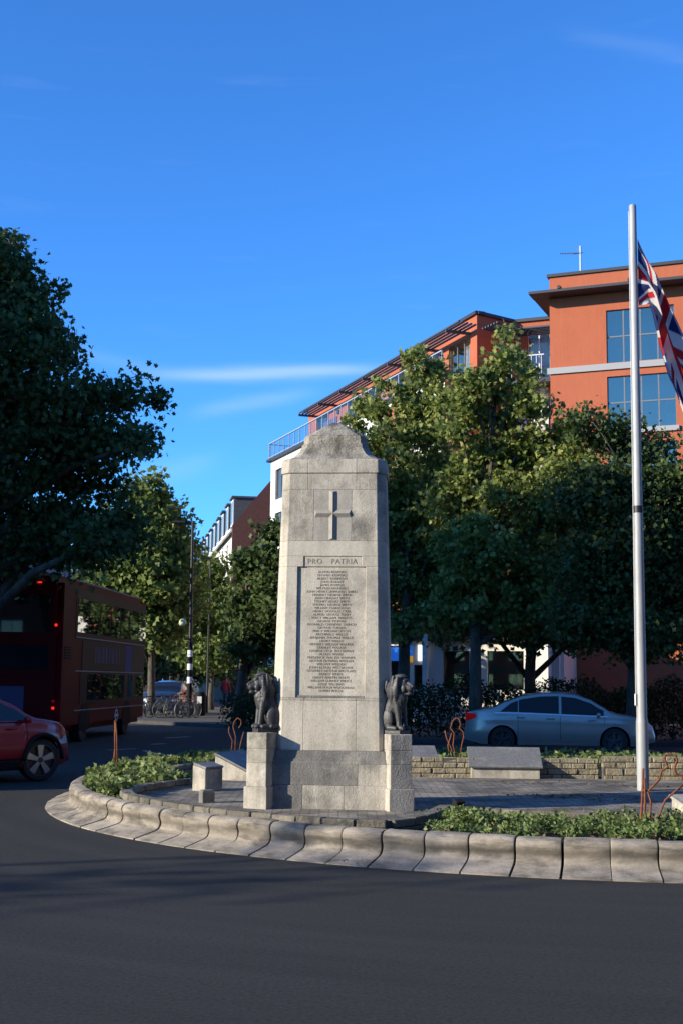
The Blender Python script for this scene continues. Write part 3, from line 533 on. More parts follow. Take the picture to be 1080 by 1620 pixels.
def window(root, face, h, cols, rows, frame='frame', dep=.13, bar=.06, curtain=None, glass='glass', rowz=None, room='room'):
    a, b, c, d = h; mb = MB(); e = .004
    xs = [a + (b - a) * i / cols for i in range(cols + 1)]; zs = rowz or [c + (d - c) * i / rows for i in range(rows + 1)]
    for i, x in enumerate(xs): face.box(mb, max(a + e, x - bar / 2), min(b - e, x + bar / 2), c + e, d - e, -dep - .03, -dep + .03)
    for z in zs: face.box(mb, a + e, b - e, max(c + e, z - bar / 2), min(d - e, z + bar / 2), -dep - .028, -dep + .028)
    w_ = part('window', mb, frame, root, world=True)
    for i in range(cols):
        for j in range(rows):
            m2 = MB().add([face.pt(x, z, -dep - .001) for x, z in ((xs[i] + bar / 2, zs[j] + bar / 2), (xs[i + 1] - bar / 2, zs[j] + bar / 2), (xs[i + 1] - bar / 2, zs[j + 1] - bar / 2), (xs[i] + bar / 2, zs[j + 1] - bar / 2))], [(0, 1, 2, 3)])
            part('pane', m2, glass, w_, world=True, fix=False)
    R = 1.2; m3 = MB(); P_ = lambda x, z, o: face.pt(x, z, o)
    for q in (((a, c, -R), (b, c, -R), (b, d, -R), (a, d, -R)), ((a, c, -.17), (b, c, -.17), (b, c, -R), (a, c, -R)), ((a, d, -.17), (b, d, -.17), (b, d, -R), (a, d, -R)), ((a, c, -.17), (a, d, -.17), (a, d, -R), (a, c, -R)), ((b, c, -.17), (b, d, -.17), (b, d, -R), (b, c, -R))):
        m3.add([P_(*v) for v in q], [(0, 1, 2, 3)])
    part('interior', m3, room, w_, world=True, fix=False)
    if curtain:
        for (f0, f1, g0, g1) in curtain:
            m4 = MB(); n = 14; x0, x1 = a + (b - a) * f0, a + (b - a) * f1; z0, z1 = c + (d - c) * g0, c + (d - c) * g1
            vs = []; 
            for i in range(n + 1):
                for z in (z0, z1): vs.append(face.pt(x0 + (x1 - x0) * i / n, z, -.30 - .05 * (i % 2)))
            m4.add(vs, [(2 * i, 2 * i + 2, 2 * i + 3, 2 * i + 1) for i in range(n)]); part('curtain', m4, 'curtain', w_, world=True, fix=False)
    return w_
def fbox(root, name, face, x0, x1, z0, z1, o0, o1, mt, bevel=0): return part(name, face.box(MB(), x0, x1, z0, z1, o0, o1), mt, root, world=True, bevel=bevel)
# --- terracotta apartment block, tower at the right and wing running back to the left
A = Vector((9.32, 57, 0)); uF = Vector((.926, -.378, 0)); FA = Face(A, A + uF * 22)
bt = thing('apartment_block', 'terracotta rendered apartment block with flat roofs, sunshades and long balcony wing', 'building', (9.32, 57, 0))
ZR = 20.0
sx = lambda px_, py: ((lambda d: (CAM.x + 0, d))(ray(px_, py)))
def onface(face, px_, py):                    # pixel -> (x, z) on a facade
    d = ray(px_, py); n = face.n; t = (face.o - CAM).dot(n) / d.dot(n); p = CAM + d * t; return (p - face.o).dot(face.u), p.z
w1 = onface(FA, 958, 491), onface(FA, 1074, 565); w2 = onface(FA, 960, 596), onface(FA, 1070, 672)
H1 = (w1[0][0], w2[1][0], w1[1][1], w1[0][1]); H2 = (w1[0][0], w2[1][0], w2[1][1], w2[0][1]); st = H1[3] - H2[3]
HS = [H1, H2] + [(H1[0], H1[1], H2[2] - st * k, H2[3] - st * k) for k in (1, 2)]
xo = H1[1] + 3.2; HX = [(h[0] + xo - H1[0], h[1] + xo - H1[0], h[2], h[3]) for h in HS]
wall_with_holes(bt, FA, 0, 22, 0, ZR, HS + HX, 'orange')
CUR = [[(.78, .93, .0, .42)], [(.76, .82, 0, .5), (.84, .98, 0, .25)], [(.1, .3, 0, .6)], None]
for i, h in enumerate(HS): window(bt, FA, h, 4, 2, curtain=CUR[i])
for h in HX: window(bt, FA, h, 4, 2)
bz = onface(FA, 868, 588)[1]
fbox(bt, 'string_course', FA, -.12, 22, bz - .14, bz + .14, .003, .10, 'band')
for h in HS[1:]: fbox(bt, 'window_sill', FA, h[0] - .1, h[1] + .12, h[2] - .24, h[2] - .02, .003, .12, 'band')
fbox(bt, 'canopy', FA, -.72, 22, 19.0, 19.12, .02, 1.05, 'soffit'); 
for k in range(6): fbox(bt, 'canopy_bracket', FA, .6 + 3.1 * k, .72 + 3.1 * k, 19.12, 19.26, .02, 1.1, 'soffit')
fbox(bt, 'parapet_coping', FA, -.1, 22, ZR, ZR + .14, -.35, .1, 'soffit')
SA_ = Face(A - uF * 0 + Vector((.378, .926, 0)) * 12, A); wall_with_holes(bt, SA_, 0, 12, 0, ZR, [], 'orange')
fbox(bt, 'canopy', SA_, 3, 12.0, 19.002, 19.118, .02, .70, 'soffit'); fbox(bt, 'parapet_coping', SA_, 0, 11.9, ZR + .002, ZR + .142, -.35, .1, 'soffit')
b2 = A + uF * 22; back = Vector((.378, .926, 0)) * 12
part('roof', MB().add([A + Vector((0, 0, ZR - .3)), b2 + Vector((0, 0, ZR - .3)), b2 + back + Vector((0, 0, ZR - .3)), A + back + Vector((0, 0, ZR - .3))], [(0, 1, 2, 3)]), 'roofgrey', bt, world=True, fix=False)
part('wall', MB().add([b2, b2 + back, A + back, b2 + Vector((0, 0, ZR)), b2 + back + Vector((0, 0, ZR)), A + back + Vector((0, 0, ZR))], [(0, 1, 4, 3), (1, 2, 5, 4)]), 'orange', bt, world=True, fix=False)
# wing
Cc = Vector((6.55, 62, 0)); wd = Vector((-.355, .935, 0)).normalized(); WE = Cc + wd * 24.8; WZ = 19.7
FWg = Face(WE, Cc); Dd = Cc + Vector((.8, .6, 0)) * 2.5; FR = Face(Cc, Dd); Ee = Dd + uF * 3.2; FC = Face(Dd, Ee)
LOW = 16.45
hw = []
for x0, x1 in ((1.6, 3.9), (7.2, 9.4), (10.6, 12.0), (14.6, 16.9), (19.4, 20.4), (21.6, 24.0)): hw.append((x0, x1, LOW + .08, LOW + 2.35))
wall_with_holes(bt, FWg, 0, FWg.W, LOW - .2, WZ, hw, 'orange')
for h in hw: window(bt, FWg, h, 2 if h[1] - h[0] < 1.5 else 3, 1, curtain=[(.5, .9, 0, 1)] if h[0] > 13 else None)
wall_with_holes(bt, FR, 0, FR.W, 0, WZ, [], 'orange')
hc = onface(FC, 834, 530), onface(FC, 868, 583); hcr = (hc[0][0], hc[1][0] + .05, LOW + .1, hc[0][1])
wall_with_holes(bt, FC, 0, FC.W, 0, WZ, [hcr, (hcr[0], hcr[1], LOW - 2.9, LOW - .7)], 'orange'); window(bt, FC, hcr, 2, 1, frame='wframe', glass='railglass', curtain=[(.05, .95, .1, .98)]); window(bt, FC, (hcr[0], hcr[1], LOW - 2.9, LOW - .7), 2, 1)
fbox(bt, 'lamp', FWg, 20.7, 20.95, LOW + 1.9, LOW + 2.15, .0, .12, 'soffit', .02); fbox(bt, 'lamp', FWg, 5.6, 5.85, LOW + 1.9, LOW + 2.15, .0, .12, 'soffit', .02)
for fc, x0, x1 in ((FWg, -.6, FWg.W + .1), (FR, -.0, FR.W), (FC, 0, FC.W)): fbox(bt, 'parapet_coping', fc, x0, x1, WZ, WZ + .16, -.4, .14, 'soffit')
part('wall', MB().add([Cc, Cc + FWg.n * 1.75, Cc + FWg.n * 1.75 + Vector((0, 0, LOW)), Cc + Vector((0, 0, LOW))], [(0, 1, 2, 3)]), 'orange', bt, world=True, fix=False)
# slatted sunshade over the balcony: slats on tapered arms
for k in range(5): fbox(bt, 'sunshade_slat', FWg, 1.6, FWg.W + .5, 18.98 + .02 * k, 19.06 + .02 * k, .28 + .22 * k, .37 + .22 * k, 'steel')
for k in range(7): fbox(bt, 'sunshade_arm', FWg, 1.8 + 3.7 * k, 1.92 + 3.7 * k, 18.84, 18.97, .01, 1.35, 'steel')
for fc in (FR, FC):
    for k in range(6): fbox(bt, 'sunshade_slat', fc, .1 if fc is FR else -1.2, fc.W - .02, 18.9 + .02 * k, 18.98 + .02 * k, .25 + .2 * k, .33 + .2 * k, 'steel')
# lower storeys of the wing: cream walls under the balcony
Lo = Face(WE + FWg.n * 1.75 + wd * 2.6, Cc + FWg.n * 1.75); hl = []
for fl in range(5):
    z = LOW - 3.0 - 2.95 * fl
    for k, x in enumerate((1.0, 4.6, 8.2, 11.8, 15.4, 19.0, 22.6)): hl.append((x, x + 1.8, z + .25, z + 2.3))
wall_with_holes(bt, Lo, 0, Lo.W, 0, LOW, hl, 'cream')
for h in hl: window(bt, Lo, h, 2, 1, curtain=[(.05, .4, 0, 1)] if random.random() < .4 else None)
for x in (10.2, 20.9): fbox(bt, 'bay_panel', Lo, x, x + 1.45, .0, LOW - .4, .004, .22, 'orange')
fbox(bt, 'balcony_slab', Lo, -.3, Lo.W + .3, LOW - .001, LOW + .16, -2.6, .25, 'soffit')
LE = Face(Lo.pt(0, 0) - Lo.n * 14, Lo.pt(0, 0)); wall_with_holes(bt, LE, 0, 14, 0, LOW, [(10.8, 12.6, z, z + 2.1) for z in (2.5, 5.3, 8.2, 11.1, 13.9)], 'cream')
for z in (2.5, 5.3, 8.2, 11.1, 13.9): window(bt, LE, (10.8, 12.6, z, z + 2.1), 2, 1)
rl = MB(); n_ = 26
for k in range(n_ + 1): x = Lo.W * k / n_; Lo.box(rl, x - .025, x + .025, LOW + .16, LOW + 1.2, .12, .17)
Lo.box(rl, -.02, Lo.W, LOW + 1.2, LOW + 1.26, .10, .19); Lo.box(rl, -.02, Lo.W, LOW + .26, LOW + .30, .13, .16)
rr = part('balcony_rail', rl, 'rail', bt, world=True)
for k in range(n_): x = Lo.W * k / n_; part('rail_pane', MB().add([Lo.pt(x + .04, LOW + .3, .145), Lo.pt(x + Lo.W / n_ - .04, LOW + .3, .145), Lo.pt(x + Lo.W / n_ - .04, LOW + 1.18, .145), Lo.pt(x + .04, LOW + 1.18, .145)], [(0, 1, 2, 3)]), 'railglass', rr, world=True, fix=False)
le = MB(); LE.box(le, 8, 14.1, LOW + 1.2, LOW + 1.26, .10, .19)
for k in range(7): LE.box(le, 8 + k, 8.05 + k, LOW + .16, LOW + 1.2, .12, .17)
part('balcony_rail', le, 'rail', bt, world=True)
rc = MB(); 
for k in range(14): FC.box(rc, -1.6 + .25 * k, -1.57 + .25 * k, LOW + .1, LOW + 1.2, 1.05, 1.09)
FC.box(rc, -1.7, 1.8, LOW + 1.2, LOW + 1.26, 1.03, 1.11); part('balcony_rail', rc, 'rail', bt, world=True); fbox(bt, 'balcony_slab', FC, -1.8, FC.W, LOW - .15, LOW + .06, .003, 1.15, 'soffit')
fbox(bt, 'cream_panel', FC, .2, 1.75, 11, LOW - .2, .004, .05, 'cream')
rp = [WE + wd * .0, Cc, Dd, Ee, Ee + Vector((6, 14, 0)), WE + Vector((8, 5, 0))]; part('roof', MB().add([p + Vector((0, 0, WZ - .25)) for p in rp], [tuple(range(6))]), 'roofgrey', bt, world=True, fix=False)
part('wall', MB().add([WE, rp[5], WE + Vector((0, 0, WZ)), rp[5] + Vector((0, 0, WZ)), rp[4], rp[4] + Vector((0, 0, WZ))], [(0, 1, 3, 2), (1, 4, 5, 3)]), 'orange', bt, world=True, fix=False)
# end box of the balcony (purple screen) and rooftop aerial
fbox(bt, 'screen', FWg, 4.4, 6.8, LOW + .16, LOW + 1.5, .5, .56, 'purple')
ap = PD(918, 430, 60); am = thing('aerial', 'white television aerial mast on the terracotta block roof', 'aerial', (ap.x, ap.y, ZR - .3))
mb = MB().tube([(0, 0, 0), (0, 0, 2.85)], .06, 8); part('mast', mb, 'rail', am)
part('mast', MB().tube([(-.22, 0, .2), (-.22, 0, 1.15)], .05, 8).tube([(-.22, 0, .8), (.0, 0, .8)], .02, 6), 'rail', am)
ye = MB().tube([(-.95, .1, 2.5), (.15, 0, 2.52)], .018, 6)
for k in range(8): ye.tube([(-.95 + .12 * k, .1 - .01 * k - .18, 2.5 + .02), (-.95 + .12 * k, .1 - .01 * k + .18, 2.5 - .02)], .010, 5)
part('antenna', MB().tube([(.3, .1, 1.1), (-.1, 0, 1.1)], .02, 6), 'frame', am); ye.tube([(-.2, 0, 2.8), (-.05, 0, 2.5)], .02, 5).tube([(-.34, 0, 2.46), (-.1, 0, 2.5)], .03, 5); part('antenna', ye, 'frame', am)
# --- ground floor shop unit beneath the wing, seen between the trees
FS = Face((1.2, 53.5), (8.6, 51.2)); sh_ = thing('shop', 'white single storey shop unit with blue signboard under the trees', 'shop', (1.2, 53.5, .12))
hs_ = [onface(FS, 612, 1022), onface(FS, 668, 1100)]
g = lambda p0, p1, y0, y1: (onface(FS, p0, y0)[0], onface(FS, p1, y0)[0], max(.3, onface(FS, p0, y1)[1]), onface(FS, p0, y0)[1])
sh_holes = [g(614, 634, 1022, 1090), g(636, 648, 1024, 1090), g(654, 668, 1052, 1090), g(700, 742, 1030, 1092), g(770, 828, 1030, 1092)]
wall_with_holes(sh_, FS, 0, FS.W, .12, 4.3, sh_holes, 'cream')
for h in sh_holes: window(sh_, FS, h, 1, 1)
fbox(sh_, 'fascia', FS, -.1, FS.W - 1.4, 3.35, 4.25, .004, .25, 'soffit')
fbox(sh_, 'sign', FS, sh_holes[1][0] - .05, sh_holes[1][1] + .12, 2.75, 3.15, .02, .08, 'bluesign'); fbox(sh_, 'sign', FS, sh_holes[1][0] - .05, sh_holes[1][1] + .12, 2.5, 2.75, .02, .08, 'yellowsign'); fbox(sh_, 'sign', FS, sh_holes[0][0] + .05, sh_holes[0][1] - .1, 2.55, 3.1, .02, .08, 'bluesign')
fbox(sh_, 'sign', FS, onface(FS, 661, 1030)[0], onface(FS, 670, 1030)[0], 2.55, 3.2, .02, .08, 'litwhite')
fbox(sh_, 'column', FS, onface(FS, 671, 1040)[0], onface(FS, 678, 1040)[0], .12, 4.28, .1, .4, 'white')
part('roof', FS.box(MB(), -.2, FS.W + .05, 4.3, 4.5, -6, .3), 'roofgrey', sh_, world=True); part('wall', FS.box(MB(), .02, FS.W - .02, .12, 4.29, -6, -1.6), 'cream', sh_, world=True)
pw = PD(853, 1040, 51.0); wp = thing('garden_wall', 'bright white rendered wall end catching sun under the trees', 'wall', (pw.x, pw.y, .12), -.38)
part('pier', MB().box(-.38, .38, -.15, 3, 0, 3.9), 'white', wp, bevel=.01); part('coping', MB().box(-.43, .43, -.2, 3.05, 3.902, 4.0), 'band', wp, bevel=.01)
# --- street behind: white terrace with dormers, brick gable
DN = Vector((-7.8, 96, 0)); DFar = Vector((-15.2, 138, 0)); FD = Face(DFar, DN)
db = thing('terrace_building', 'white fronted terrace with slate mansard roof, dormer windows and brick gable end', 'building', DN)
EV = 13.0; hd = []
for fl in range(4):
    for k in range(9): x = 1.5 + k * 4.7; hd.append((x, x + 1.7, 1.4 + fl * 3.0, 3.4 + fl * 3.0))
wall_with_holes(db, FD, 0, FD.W, 0, EV, hd, 'cream')
for h in hd[9:]: window(db, FD, h, 2, 1, frame='wframe')
for h in hd[:9]: window(db, FD, h, 1, 1)
RZ = 16.4; prof = [(0, EV), (-2.6, RZ), (-7, RZ + .2), (-9.6, EV)]
def roofq(x0, x1): return [[FD.pt(x, z, o) for o, z in ((.25, EV - .1), (-2.6, RZ), (-8, RZ), (-10.8, EV - .1))] for x in (x0, x1)]
part('roof', MB().loft(roofq(0, FD.W - .35)), 'slate', db, world=True)
part('gable', MB().loft([[FD.pt(x, z, o) for o, z in ((.3, 0), (.3, EV + .2), (-2.5, RZ + .25), (-8.1, RZ + .25), (-10.9, EV + .2), (-10.9, 0))] for x in (FD.W - .34, FD.W + .05)]), 'redbrick', db, world=True)
for k in range(9):
    x = 1.2 + k * 4.5; zb, zt = EV + .55, EV + 2.75; z = MB()
    d_ = part('dormer', MB().loft([[FD.pt(xx, zz, o) for o, zz in ((-.1, zb), (-.1, zt), (-2.4, zt), (-2.4, zb))] for xx in (x, x + 1.9)]), 'slate', db, world=True)
    part('dormer_frame', FD.box(MB(), x + .06, x + 1.84, zb + .05, zt - .12, -.1, -.04), 'wframe', d_, world=True); part('dormer_roof', FD.box(MB(), x - .12, x + 2.02, zt, zt + .14, -2.4, .08), 'slate', d_, world=True)
    for q in (0, 1): part('pane', FD.box(MB(), x + .18 + q * .8, x + .9 + q * .8, zb + .2, zt - .25, -.042, -.032), 'glass', d_, world=True)
fbox(db, 'shopfront', FD, .1, FD.W - .4, 0, 4.1, .004, .5, 'soffit')
fbox(db, 'gutter', FD, 0, FD.W - .4, EV - .2, EV - .02, .26, .42, 'wframe')
# --- dark brick shop terrace closing the street on the left
def row(name, label, p0, p1, zt, mt, roofm='slate', every=3.4, floors=3, d=9, shopfront=True):
    fc = Face(p0, p1); b = thing(name, label, 'building', (p1[0], p1[1], 0)); hh = []
    n = int(fc.W // every)
    for fl in range(floors):
        for k in range(n): x = (fc.W - n * every) / 2 + k * every + every * .26; hh.append((x, x + every * .48, (.7 if fl == 0 else .9 + 3.1 * fl), 2.6 + 3.1 * fl))
    wall_with_holes(b, fc, 0, fc.W, 0, zt, hh, mt)
    for h in hh: window(b, fc, h, 2, 1, frame='wframe')
    part('wall', fc.box(MB(), .01, fc.W - .01, 0, zt - .01, -d, -1.5), mt, b, world=True)
    part('roof', MB().loft([[fc.pt(x, z, o) for o, z in ((.3, zt), (-d / 2, zt + 3), (-d - .3, zt))] for x in (-.1, fc.W + .1)]), roofm, b, world=True)
    if shopfront: fbox(b, 'fascia', fc, .2, fc.W - .2, 2.75, 3.3, .004, .18, 'soffit')
    return b
row('shop_terrace', 'dark brick shop terrace at the far left behind the bus', (-24, 70), (-20.5, 118), 9.5, 'brickdark')
row('shop_terrace', 'distant brick terrace closing the end of the street', (-26, 150), (-8, 152), 11, 'brickdark')
row('shop_terrace', 'brick building across the road to the left, out of view', (-34, 14.0), (-23, 14.0), 12.3, 'redbrick', floors=3, d=24)
row('shop_terrace', 'pale brick terrace behind the viewpoint, unseen and added to block sky light', (30, -22), (-40, -22), 11, 'redbrick', floors=3, d=10)  # added unseen row, cuts the low sky light from behind
row('shop_terrace', 'brick terrace along the right side road, unseen and added to block sky light', (34, 34), (34, -18), 11, 'redbrick', floors=3, d=10)  # added unseen row, cuts the low sky light from the right
# ------------------------------------------------------------------ vehicles
def interp(tab, x):
    if x <= tab[0][0]: return tab[0][1]
    for (a, b), (c, d) in zip(tab, tab[1:]):
        if x <= c: t = (x - a) / (c - a); t2 = t * t * (3 - 2 * t) * .35 + t * .65; return b + (d - b) * t2
    return tab[-1][1]
class CarShape:
    def __init__(s, top, belt, W, xr, xf, wr, zsill=.2, wheels=(-1.3, 1.38), arch=.37, tum=.36):
        s.top, s.belt, s.W, s.xr, s.xf, s.wr, s.zs, s.wh, s.arch, s.tum = top, belt, W, xr, xf, wr, zsill, wheels, arch, tum
    def zt(s, x): return interp(s.top, x)
    def w(s, x):
        m_, h = (s.xr + s.xf) / 2, (s.xf - s.xr) / 2; t = abs((x - m_) / h); return s.W * (1 - .30 * max(0, (t - .62) / .38) ** 2.2)
    def zb(s, x):
        z = s.zs + .10 * max(0, (abs(x) - 1.9) / .4)
        for c in s.wh:
            if abs(x - c) < s.arch: z = max(z, s.wr + math.sqrt(s.arch ** 2 - (x - c) ** 2) * .97)
        return z
    def be(s, x): return min(interp(s.belt, x), s.zt(x) - .075)
    def y(s, x, z):
        b = s.be(x); w = s.w(x)
        if z > b: return w - .045 - (z - b) * s.tum
        t = (z - s.zs) / (b - s.zs); return w - .045 * max(0, t - .45) / .55 - .07 * max(0, .35 - t) / .35 + .012 * math.exp(-((t - .78) / .06) ** 2)
    def section(s, x):
        zb, b, zt = s.zb(x), s.be(x), s.zt(x); P = []
        for t in (0, .12, .3, .45, .6, .72, .8, .88, 1): z = zb + (b - zb) * t; P.append((s.y(x, z), z))
        c = min(.07, (zt - b) * .5); zs_ = zt - c
        for t in (.15, .4, .7, 1): z = b + (zs_ - b) * t; P.append((s.y(x, z), z))
        y1 = s.y(x, zs_); P += [(y1 - .025, zs_ + c * .55), (y1 - .075, zs_ + c * .88), (y1 * .72, zt + .0), (y1 * .36, zt + .012), (0, zt + .016)]
        return P
    def shell(s):
        xs = sorted({round(s.xr + (s.xf - s.xr) * i / 100, 4) for i in range(101)} | {c + q * s.arch for c in s.wh for q in (-1.002, -.998, .998, 1.002)})
        rings = []
        for x in xs:
            P = s.section(x); rings.append([Vector((x, y, z)) for y, z in P] + [Vector((x, -y, z)) for y, z in P[-2::-1]])
        mb = MB().loft(rings, closed=False, cap=False); n = len(rings[0])
        for r in (rings[0], rings[-1]): mb.add(r, [tuple(range(n))])
        return mb
    def patch(s, x0, x1, zl, zh, side, off=.004, nx=16, nz=4):
        vs = []
        for i in range(nx + 1):
            x = x0 + (x1 - x0) * i / nx; a, b = zl(x), max(zh(x), zl(x) + .002)
            for j in range(nz + 1): z = a + (b - a) * j / nz; vs.append((x, side * (s.y(x, z) + off), z))
        m_ = nz + 1; return MB().add(vs, [(i * m_ + j, (i + 1) * m_ + j, (i + 1) * m_ + j + 1, i * m_ + j + 1) for i in range(nx) for j in range(nz)])
    def toppatch(s, x0, x1, off=.006, nx=12, ny=8, inset=.10):
        vs = []
        for i in range(nx + 1):
            x = x0 + (x1 - x0) * i / nx; zt = s.zt(x); c = min(.07, (zt - s.be(x)) * .5); yy = s.y(x, zt - c) - inset
            for j in range(ny + 1): t = -1 + 2 * j / ny; vs.append((x, yy * t, zt + .016 * (1 - abs(t) ** 1.5) + off))
        m_ = ny + 1; return MB().add(vs, [(i * m_ + j, (i + 1) * m_ + j, (i + 1) * m_ + j + 1, i * m_ + j + 1) for i in range(nx) for j in range(ny)])
def wheel(root, x, y, r, w, rim, spokes=5, two=False, steer=0):
    s = 1 if y > 0 else -1; R = Matrix.Translation((x, y, r)) @ Matrix.Rotation(steer, 4, 'Z') @ Matrix.Rotation(-s * math.pi / 2, 4, 'X'); rr = r * (.76 if two else .70)
    ty = part('wheel', MB().lathe([(rr, -w / 2), (r * .93, -w / 2), (r * .985, -w * .36), (r, -w * .2), (r, w * .2), (r * .985, w * .36), (r * .93, w / 2), (rr, w / 2), (rr, -w / 2)], 36, R), 'rubber', root, smooth=35)
    part('rim', MB().lathe([(rr - .002, -w / 2 + .01), (rr - .002, w / 2 - .004), (rr - .02, w / 2 - .004), (rr - .03, w * .1), (.0005, w * .05)], 36, R), 'darkalloy', ty, smooth=35)
    for k in range(spokes):
        a = 2 * math.pi * k / spokes + .31; sp = MB(); c, sn = math.cos(a), math.sin(a)
        def q(rad, off, z): return R @ Vector((rad * c - off * sn, rad * sn + off * c, z))
        h0, h1 = (.03, .062) if two else (.034, .03)
        sp.loft([[q(.03, -h0, z0), q(.03, h0, z0), q(rr - .012, h1, z0), q(rr - .012, -h1, z0)] for z0 in (w * .16, w * .42)]); part('spoke', sp, rim, ty, bevel=.004)
    part('hub_cap', MB().lathe([(.05, w * .3), (.045, w * .46), (.0005, w * .47)], 16, R), 'darkalloy', ty, smooth=35)
def car(label, loc, rot, cs, paint, rim, win, doors, front='lens', tails=True, steer=0, two=False, tw=.205, arches=None, mirror=(.95, .93)):
    r = thing('car', label, 'car', loc, rot); body = part('body', cs.shell(), paint, r, smooth=32)
    part('underbody', MB().box(cs.xr + .25, cs.xf - .3, -cs.W + .22, cs.W - .22, .19, cs.be(0) - .12), 'black', r)
    for x in cs.wh:
        for sd in (-1, 1):
            wheel(r, x, sd * (cs.W - .12), cs.wr, tw, rim, two=two, steer=steer if x > 0 else 0)
    for sd in (-1, 1):
        for (x0, x1, zl, zh) in win: part('window', cs.patch(x0, x1, zl, zh, sd, nx=24), 'carglass', r, smooth=True)
        part('window_trim', cs.patch(win[0][0] - .12, win[-1][1] + .1, lambda x: cs.be(x) - .004, lambda x: cs.be(x) + .014, sd, .007, nz=1), 'chrome' if paint == 'silver' else 'black', r)
        for x0, xh in doors:
            d_ = part('door_seam', cs.patch(x0 - .005, x0 + .005, lambda x: cs.zb(x) + .12, lambda x: cs.be(x), sd, .0025, nx=1, nz=8), 'black', r)
            part('door_handle', MB().tube([(xh, sd * (cs.y(xh, .82) + .012), cs.be(xh) - .1), (xh + .09, sd * (cs.y(xh + .09, .82) + .028), cs.be(xh) - .098), (xh + .19, sd * (cs.y(xh + .19, .82) + .012), cs.be(xh) - .1)], .014, 8), paint, r, smooth=True)
        part('sill_trim', cs.patch(cs.wh[0] + cs.arch + .04, cs.wh[1] - cs.arch - .04, lambda x: cs.zs + .10, lambda x: cs.zs + .125, sd, .012, nz=1), paint, r)
        mx_, mz = mirror; my = cs.y(mx_, mz) + .09
        blob('mirror', [((mx_, sd * (my - .08), mz - .02), (mx_, sd * my, mz), .022, .03), ((mx_ + .02, sd * (my + .02), mz + .02), (.05, .085, .06))], .012, paint, r, 2)
        part('headlight', cs.patch(cs.xf - .42, cs.xf - .05, lambda x: .60, lambda x: .60 + .14 * (1 - .3 * (x - cs.xf + .42) / .4) if x > cs.xf - .3 else .66 + .2 * (x - cs.xf + .42), sd, .006, nx=10), front, r, smooth=True)
        if tails: part('tail_light', cs.patch(cs.xr + .02, cs.xr + .3, lambda x: .74 + .1 * (x - cs.xr) / .3, lambda x: .97 - .04 * (x - cs.xr) / .3, sd, .006, nx=10), 'taillight', r, smooth=True)
        if arches:
            for c in cs.wh:
                pts = [(c + (cs.arch + .02) * math.cos(t), sd * (cs.w(c) + .004), cs.wr + (cs.arch + .02) * math.sin(t)) for t in [math.pi * k / 16 for k in range(17)]]
                part('wheel_arch', MB().tube(pts, .032, 6), 'black', r, smooth=True)
    return r, body
# silver saloon
top = [(-2.31, .55), (-2.29, .82), (-2.2, .98), (-1.95, 1.035), (-1.62, 1.09), (-1.25, 1.27), (-.85, 1.41), (-.4, 1.475), (0, 1.485), (.4, 1.45), (.75, 1.34), (1.05, 1.17), (1.28, 1.02), (1.45, .965), (1.9, .89), (2.15, .80), (2.28, .68), (2.33, .5)]
cs = CarShape(top, [(-2.3, .96), (-1.2, .965), (1.2, .90), (2.3, .86)], .88, -2.31, 2.33, .318, wheels=(-1.36, 1.36), arch=.365)
zt_ = lambda x: cs.zt(x) - .095
win = [(-1.42, -.98, lambda x: cs.be(x) + .03, lambda x: min(zt_(x), cs.be(x) + .03 + (x + 1.42) * .8)), (-.96, .02, lambda x: cs.be(x) + .03, zt_), (.08, 1.10, lambda x: cs.be(x) + .03, lambda x: max(min(zt_(x), 1.4), cs.be(x) + .032))]
p = PG(888, 1192); sc_, body = car('silver four door saloon driving past behind the terrace', (p.x + .02, 33.0, 0), math.radians(-9), cs, 'silver', 'darkalloy', win, [(.05, -.28), (1.12, .72), (-.98, -1.0)], steer=-.2)
part('windscreen', cs.toppatch(.55, 1.27), 'carglass', sc_, smooth=True); part('rear_window', cs.toppatch(-1.6, -.75), 'carglass', sc_, smooth=True)
dz = sc_.matrix_basis @ Vector((.35, .33, 0)); 
prs = thing('person', 'driver of the silver saloon with a hand raised at the wheel', 'person', (sc_.location.x + math.cos(math.radians(-9)) * .55, 33.0 - .55 * math.sin(math.radians(9)) - .34, .45), math.radians(-9))
blob('body', [((0, 0, .1), (-.08, 0, .52), .15, .14), ((-.08, .16, .5), (.12, .2, .35), .055, .045), ((.12, .2, .35), (.32, .12, .5), .045, .035), ((-.08, -.16, .5), (.14, -.2, .36), .055, .045), ((.14, -.2, .36), (.32, -.12, .52), .045, .036), ((.33, -.12, .55), (.04, .03, .045)), ((-.07, 0, .55), (-.06, 0, .66), .055, .05), ((-.045, 0, .75), (.095, .075, .12)), ((.05, 0, .74), (.02, .015, .02))], .016, 'skin', prs, 3)
blob('jacket', [((0, 0, .08), (-.08, 0, .52), .165, .155), ((-.08, .16, .5), (.12, .2, .35), .067, .056), ((-.08, -.16, .5), (.14, -.2, .36), .067, .056)], .018, 'cloth_dark', prs, 2)
